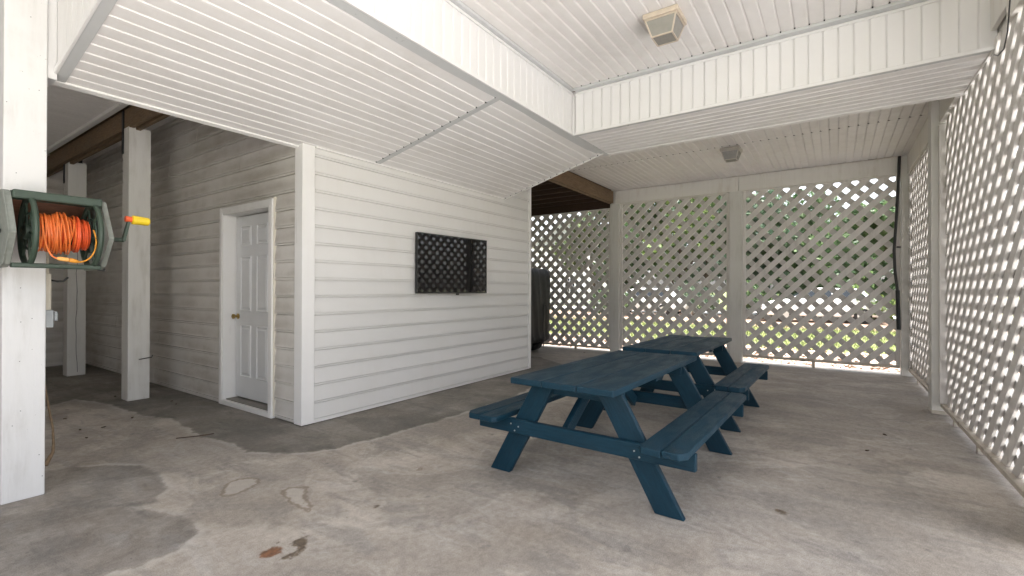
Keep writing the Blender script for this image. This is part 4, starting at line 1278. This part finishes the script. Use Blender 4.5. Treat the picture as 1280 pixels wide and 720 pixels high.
# ------------------------------------------------------------------ covered cart behind the room
def cart():
    e = tag(empty('covered_cart', (7.9, 5.9, 0)), 'golf cart under a creased black cover, half hidden behind the storage room', 'golf cart')
    x0, x1, y0, y1 = 7.22, 8.56, 4.86, 7.1
    # cover: rings round a rounded rectangle, pushed in and out by folds
    def ring(z, inset, amp, seed):
        pts = []
        n = 120
        r = 0.16
        w2, l2 = (x1 - x0) / 2 - inset, (y1 - y0) / 2 - inset
        for k in range(n):
            a = 2 * math.pi * k / n
            ca, sa = math.cos(a), math.sin(a)
            p = 15.0
            rr = 1.0 / ((abs(ca) ** p + abs(sa) ** p) ** (1 / p))
            f = amp * (math.sin(9 * a + seed) * 0.5 + math.sin(23 * a + 1.7 * z + seed * 2) * 0.35 + math.sin(41 * a + 5 * z) * 0.2)
            pts.append(((x0 + x1) / 2 + ca * rr * (w2 + f), (y0 + y1) / 2 + sa * rr * (l2 + f), z + 0.012 * math.sin(14 * a + seed) * (1 if z < 0.4 else 0.2)))
        return pts
    zs = [0.20, 0.235, 0.29, 0.34, 0.45, 0.6, 0.8, 1.0, 1.2, 1.38, 1.52, 1.60, 1.655, 1.685, 1.70]
    ins = [0.05, 0.012, 0.0, 0.015, 0.02, 0.012, 0.008, 0.006, 0.006, 0.006, 0.008, 0.014, 0.032, 0.08, 0.30]
    amps = [0.028, 0.03, 0.032, 0.024, 0.018, 0.015, 0.014, 0.014, 0.014, 0.012, 0.011, 0.008, 0.005, 0.002, 0.001]
    mb = MB()
    vs = []
    for z, i_, a_ in zip(zs, ins, amps):
        vs += ring(z, i_, a_, z * 2.0)
    n = 120
    fs = []
    for r in range(len(zs) - 1):
        for k in range(n):
            fs.append((r * n + k, r * n + (k + 1) % n, (r + 1) * n + (k + 1) % n, (r + 1) * n + k))
    fs.append(tuple((len(zs) - 1) * n + k for k in range(n)))
    mb.add(vs, fs)
    cov = mb.build('cover', 'cover', e, smooth=True)
    yz = y0 - 0.012
    lp = [(8.16, yz, 0.26), (8.16, yz, 0.9)] + [(8.16 + 0.06 * (1 - math.cos(t)), yz, 0.9 + 0.06 * math.sin(t)) for t in np.linspace(0.2, math.pi - 0.2, 8)] + [(8.28, yz, 0.9), (8.28, yz, 0.24)]
    MB().tube(lp, 0.008, 6).build('zip', 'piping', cov, smooth=True)
    MB().tube([(8.15, yz, 0.27), (8.155, yz - 0.01, 0.12)], 0.010, 6).build('strap', 'cover', cov)
    for wx, wy in ((7.58, 4.99), (7.58, 6.8), (8.3, 6.9), (8.33, 5.2)):
        wmb = MB()
        wmb.lathe([(-0.09, 0.12), (-0.088, 0.19), (-0.06, 0.215), (0.06, 0.215), (0.088, 0.19), (0.09, 0.12)], 28, (wx, wy, 0.215), (1, 0, 0) if wy > 6 or wx > 8 else (1, 0, 0))
        wo = wmb.build('wheel', 'rubber', e, smooth=True)
        MB().lathe([(-0.07, 0.118), (-0.05, 0.11), (0.05, 0.11), (0.07, 0.118)], 20, (wx, wy, 0.215), (1, 0, 0)).build('rim', 'outlet', wo, smooth=True)
cart()

# ------------------------------------------------------------------ bits on the floor
leaf_spots = [(1.273, 5.511), (1.236, 5.172), (1.05, 5.9), (1.42, 5.45), (1.1, 6.3), (1.3, 6.1), (1.68, 5.62), (2.18, 6.1), (8.6, 4.15), (5.2, -0.35), (4.6, -0.2), (2.15, 5.9), (1.9, 6.9)]
for i, (x, y) in enumerate(leaf_spots):
    b = MB()
    a = random.uniform(0, 6.28)
    l_, w_ = random.uniform(0.010, 0.022), random.uniform(0.004, 0.008)
    pr = [(-l_, 0), (-l_ * 0.3, w_), (l_ * 0.5, w_ * 0.8), (l_, 0), (l_ * 0.4, -w_), (-l_ * 0.4, -w_ * 0.9)]
    q = [(x + math.cos(a) * u - math.sin(a) * v, y + math.sin(a) * u + math.cos(a) * v) for u, v in pr]
    b.prism([(px, py, 0.0015 + random.uniform(0, 0.003)) for px, py in q], [(px, py, 0.006 + random.uniform(0, 0.006)) for px, py in q])
    tag(b.build('fallen_leaf', 'leaf_dry'), 'small dark dry leaf lying on the concrete floor', 'leaf', 'dry leaves scattered on the floor')
tw = MB().tube([(1.66, 4.55, 0.004), (1.80, 4.46, 0.005), (1.90, 4.43, 0.004)], 0.004, 5).build('twig', 'leaf_dry')
tag(tw, 'thin dark twig on the concrete in front of the door', 'twig')

# leaf litter in the mulch strip and grass just beyond the lattice
def scatter_quads(name, m, n, x0, x1, y0, y1, z, s0, s1, tall):
    r = np.random.default_rng(len(name) * 31 + n)
    x, y = r.uniform(x0, x1, n), r.uniform(y0, y1, n)
    a = r.uniform(0, 6.283, n)
    s = r.uniform(s0, s1, n)
    V = np.zeros((n, 4, 3))
    if tall:
        lean = r.uniform(-0.5, 0.5, (n, 2))
        w_ = s * 0.10
        for k, (u, h) in enumerate(((-1, 0), (1, 0), (0.25, 1), (-0.25, 1))):
            V[:, k, 0] = x + np.cos(a) * u * w_ + lean[:, 0] * s * h
            V[:, k, 1] = y + np.sin(a) * u * w_ + lean[:, 1] * s * h
            V[:, k, 2] = z + h * s
    else:
        t = r.uniform(-0.5, 0.5, (n, 2))
        for k, (u, v) in enumerate(((-1, -0.6), (1, -0.6), (1, 0.6), (-1, 0.6))):
            dx, dy = np.cos(a) * u * s - np.sin(a) * v * s, np.sin(a) * u * s + np.cos(a) * v * s
            V[:, k, 0], V[:, k, 1] = x + dx, y + dy
            V[:, k, 2] = z + 0.012 + t[:, 0] * dx + t[:, 1] * dy + np.abs(s) * 0.6
    me = bpy.data.meshes.new(name)
    me.from_pydata(V.reshape(-1, 3).tolist(), [], np.arange(4 * n).reshape(n, 4).tolist())
    me.materials.append(M[m])
    o = bpy.data.objects.new(name, me)
    C.objects.link(o)
    return tag(o, kind='stuff')
scatter_quads('leaf_litter', 'litter', 9000, 9.35, 12.4, -5, 9, -0.09, 0.02, 0.045, False)
scatter_quads('grass', 'grass', 40000, 12.2, 21.0, -7, 15, -0.10, 0.04, 0.10, True)

# ------------------------------------------------------------------ trees, bushes, cars beyond the lattice
def leaf_cloud(centres, per, size, r):
    """leaf quads around clump centres (x,y,z,rad)"""
    allv = []
    for (cx, cy, cz, rad) in centres:
        d = r.normal(0, 1, (per, 3))
        d /= np.linalg.norm(d, axis=1)[:, None]
        p = d * (rad * r.uniform(0.35, 1.0, per) ** 0.5)[:, None] * np.array([1, 1, 0.75])
        p += np.array([cx, cy, cz])
        a = r.normal(0, 1, (per, 3)); a /= np.linalg.norm(a, axis=1)[:, None]
        b_ = np.cross(a, r.normal(0, 1, (per, 3))); b_ /= np.linalg.norm(b_, axis=1)[:, None]
        s = (size * r.uniform(0.6, 1.3, per))[:, None]
        q = np.stack([p - a * s, p + b_ * s * 0.55, p + a * s, p - b_ * s * 0.55], 1)
        allv.append(q)
    return np.concatenate(allv)

def tree(name, label, x, y, h, cr, m, seed, low=0.25, group='trees beyond the back lattice', per=260, size=0.16, trunk=0.16, cat='tree'):
    r = np.random.default_rng(seed)
    rd = random.Random(seed)
    e = tag(empty(name, (x, y, -0.1)), label, cat, group)
    tb = MB()
    pts = [(x, y, -0.12)]
    n = 7
    dx, dy = 0, 0
    for k in range(1, n + 1):
        dx += rd.uniform(-0.12, 0.12); dy += rd.uniform(-0.12, 0.12)
        pts.append((x + dx, y + dy, h * 0.85 * k / n))
    tb.tube(pts, [trunk * (1.25 if k == 0 else 1 - 0.85 * k / n) for k in range(n + 1)], 9)
    cents = []
    for k in range(11):
        f = low + (0.98 - low) * (k + 0.5) / 11
        az = k * 2.4 + rd.uniform(-0.5, 0.5)
        reach = cr * (0.5 + 0.5 * math.sin(math.pi * min(1, (f - low) / (1 - low) * 0.85 + 0.12))) * rd.uniform(0.7, 1.1)
        i0 = min(n - 1, int(f * 0.8 * n))
        b0 = Vector(pts[i0])
        tip = Vector((x + math.cos(az) * reach, y + math.sin(az) * reach, h * f + rd.uniform(0, 0.6)))
        mid_ = b0.lerp(tip, 0.5) + Vector((0, 0, 0.25))
        tb.tube([b0, mid_, tip], [trunk * 0.38, trunk * 0.22, trunk * 0.07], 6)
        cents.append((tip.x, tip.y, tip.z, cr * rd.uniform(0.28, 0.45)))
        cents.append((mid_.x + rd.uniform(-.3, .3), mid_.y + rd.uniform(-.3, .3), mid_.z + 0.2, cr * rd.uniform(0.22, 0.38)))
        cents.append((x + rd.uniform(-1, 1) * reach, y + rd.uniform(-1, 1) * reach, h * f + rd.uniform(-0.4, 0.6), cr * rd.uniform(0.2, 0.36)))
    tb.build('trunk', 'bark', e, smooth=True)
    V = leaf_cloud(cents, per, size, r) - np.array([x, y, -0.1])
    me = bpy.data.meshes.new('crown')
    me.from_pydata(V.reshape(-1, 3).tolist(), [], np.arange(len(V) * 4).reshape(-1, 4).tolist())
    me.materials.append(M[m])
    o = bpy.data.objects.new('crown', me)
    C.objects.link(o)
    o.parent = e
    return e

def bush(label, x, y, h, rad, m, seed):
    r = np.random.default_rng(seed)
    rd = random.Random(seed)
    e = tag(empty('bush', (x, y, -0.1)), label, 'bush', 'bushes beyond the back lattice')
    cents = [(x + rd.uniform(-1, 1) * rad * 0.7, y + rd.uniform(-1, 1) * rad * 0.7, h * rd.uniform(0.2, 0.8), rad * rd.uniform(0.3, 0.5)) for _ in range(11)]
    st = MB()
    for c in cents[:6]:
        st.tube([(x, y, -0.12), (c[0], c[1], c[2])], [0.03, 0.008], 5)
    st.build('stem', 'bark', e)
    V = leaf_cloud(cents, 240, 0.085, r) - np.array([x, y, -0.1])
    me = bpy.data.meshes.new('foliage')
    me.from_pydata(V.reshape(-1, 3).tolist(), [], np.arange(len(V) * 4).reshape(-1, 4).tolist())
    me.materials.append(M[m])
    o = bpy.data.objects.new('foliage', me)
    C.objects.link(o)
    o.parent = e

# (bearing measured along the back wall: y at x=9.08, distance x)
def back(yw, x): return (x, yw * x / 9.08)
TREES = [(0.55, 30, 5.7, 2.7, 'leaf_a', 'dense dark green tree behind the right part of the back lattice'),
         (-0.45, 27.5, 5.0, 2.3, 'leaf_a', 'dark green tree at the far corner end of the back lattice'),
         (1.25, 29, 6.4, 2.4, 'leaf_c', 'bluish green tree behind the middle post of the back lattice'),
         (2.45, 29, 8.5, 2.6, 'leaf_b', 'fresh green tree behind the lattice panel left of the middle post'),
         (3.45, 28, 8.5, 2.2, 'leaf_a', 'dark green tree behind the beam end post'),
         (4.2, 30, 9.8, 2.4, 'leaf_b', 'fresh green tree above the covered cart bay'),
         (1.9, 36, 9.0, 3.2, 'leaf_c', 'far bluish green tree behind the panel left of the middle post'),
         (0.1, 40, 6.2, 3.6, 'leaf_c', 'far bluish green tree behind the right back panel')]
for i, (yw, x, h, cr, m_, lb) in enumerate(TREES):
    px, py = back(yw, x)
    tree('leafy_tree', lb, px, py, h, cr, m_, 100 + i, low=0.14 if m_ == 'leaf_a' else 0.25)
BUSH = [(1.02, 25.5, 1.7, 1.3, 'leaf_a', 'low dark bush right of the middle post beyond the lawn'), (-0.55, 24.5, 1.7, 1.3, 'leaf_b', 'yellow-green bush near the far corner beyond the lawn'),
        (2.2, 26.0, 1.6, 1.4, 'leaf_c', 'grey-green bush left of the middle post beyond the lawn'), (3.7, 23.5, 1.2, 1.1, 'leaf_a', 'small dark bush beyond the covered cart bay')]
for i, (yw, x, h, rd_, m_, lb) in enumerate(BUSH):
    px, py = back(yw, x)
    bush(lb, px, py, h, rd_, m_, 300 + i)

def car(label, cx, cy, rz):
    e = tag(empty('parked_car', (cx, cy, -0.09), rz), label, 'car', 'cars parked beyond the lawn')
    def place(mb, name, m, par, bev=0.0, seg=1):
        me = bpy.data.meshes.new(name)
        me.from_pydata(mb.v, [], mb.f)
        finish(me, bev, seg, True)
        me.materials.append(M[m])
        o = bpy.data.objects.new(name, me)
        C.objects.link(o)
        o.parent = par
        return o
    hw = 0.88
    prof = [(-2.25, 0.32), (-2.28, 0.62), (-2.15, 0.92), (-1.75, 0.98), (-0.9, 1.00), (0.95, 1.00), (1.75, 0.90), (2.2, 0.72), (2.25, 0.40), (2.1, 0.28), (-2.1, 0.28)]
    body = place(MB().prism([(x, -hw, z) for x, z in prof], [(x, hw, z) for x, z in prof]), 'body', 'car_paint', e, 0.06, 3)
    cab = [(-1.75, 0.985), (-1.35, 1.42), (0.0, 1.47), (0.45, 1.40), (1.15, 0.985)]
    place(MB().prism([(x, -hw * 0.88 if z > 1.2 else -hw * 0.97, z) for x, z in cab], [(x, hw * 0.88 if z > 1.2 else hw * 0.97, z) for x, z in cab]), 'cabin', 'car_paint', e, 0.04, 2)
    for s in (-1, 1):
        for poly in ([(-1.55, 1.04), (-1.25, 1.36), (-0.42, 1.40), (-0.42, 1.04)], [(-0.34, 1.04), (-0.34, 1.40), (0.36, 1.35), (0.85, 1.04)]):
            def yy(z): return s * (hw * 0.97 + (hw * 0.88 - hw * 0.97) * min(1, max(0, (z - 1.0) / 0.4)) + 0.012)
            place(MB().prism([(x, yy(z), z) for x, z in poly], [(x, yy(z) - s * 0.03, z) for x, z in poly]), 'side_window', 'car_glass', e)
    place(MB().prism([(0.50, -0.68, 1.38), (1.12, -0.74, 1.03), (1.12, 0.74, 1.03), (0.50, 0.68, 1.38)], [(0.54, -0.68, 1.40), (1.16, -0.74, 1.05), (1.16, 0.74, 1.05), (0.54, 0.68, 1.40)]), 'windscreen', 'car_glass', e)
    for wx in (-1.38, 1.38):
        for s in (-1, 1):
            wo = place(MB().lathe([(-0.1, 0.2), (-0.09, 0.30), (-0.05, 0.325), (0.05, 0.325), (0.09, 0.30), (0.1, 0.2)], 22, (wx, s * 0.80, 0.325), (0, 1, 0)), 'wheel', 'rubber', e)
            place(MB().lathe([(-0.105, 0.19), (-0.08, 0.2), (0.08, 0.2), (0.105, 0.19)], 16, (wx, s * 0.80, 0.325), (0, 1, 0)), 'rim', 'screw', wo)
    for s in (-1, 1):
        place(MB().box(2.10, 2.225, s * 0.62 - 0.16, s * 0.62 + 0.16, 0.62, 0.72), 'headlight', 'lamp_glass', e, 0.02, 2)
cx_, cy_ = back(0.22, 24.3)
car('white parked car beyond the lawn, seen through the right back lattice panel', cx_, cy_, math.radians(98))
cx_, cy_ = back(3.1, 25.2)
car('white parked car beyond the lawn, seen left of the middle post', cx_, cy_, math.radians(86))

def house(label, x, y0, y1, h):
    e = tag(empty('white_house', (x, (y0 + y1) / 2, -0.1)), label, 'house')
    MB().box(x, x + 7, y0, y1, -0.1, h).build('wall', 'car_paint', e)
    ov = 0.5
    ym = (y0 + y1) / 2
    MB().prism([(x - ov, y0 - ov, h - 0.05), (x - ov, y1 + ov, h - 0.05), (x - ov, ym, h + 2.2)], [(x + 7.5, y0 - ov, h - 0.05), (x + 7.5, y1 + ov, h - 0.05), (x + 7.5, ym, h + 2.2)]).build('roof', 'reel_grey', e)
    for k in range(3):
        yw = y0 + (y1 - y0) * (k + 0.5) / 3
        f = MB().box(x - 0.05, x - 0.002, yw - 0.55, yw + 0.55, 1.0, 2.4).build('window', 'trim', e, 0.01)
        MB().box(x - 0.06, x - 0.0505, yw - 0.45, yw - 0.03, 1.1, 2.3).build('pane', 'car_glass', f)
        MB().box(x - 0.06, x - 0.0505, yw + 0.03, yw + 0.45, 1.1, 2.3).build('pane', 'car_glass', f)
house('white house far beyond the darker lattice panel by the covered cart', 37, 15.5, 23.0, 5.2)
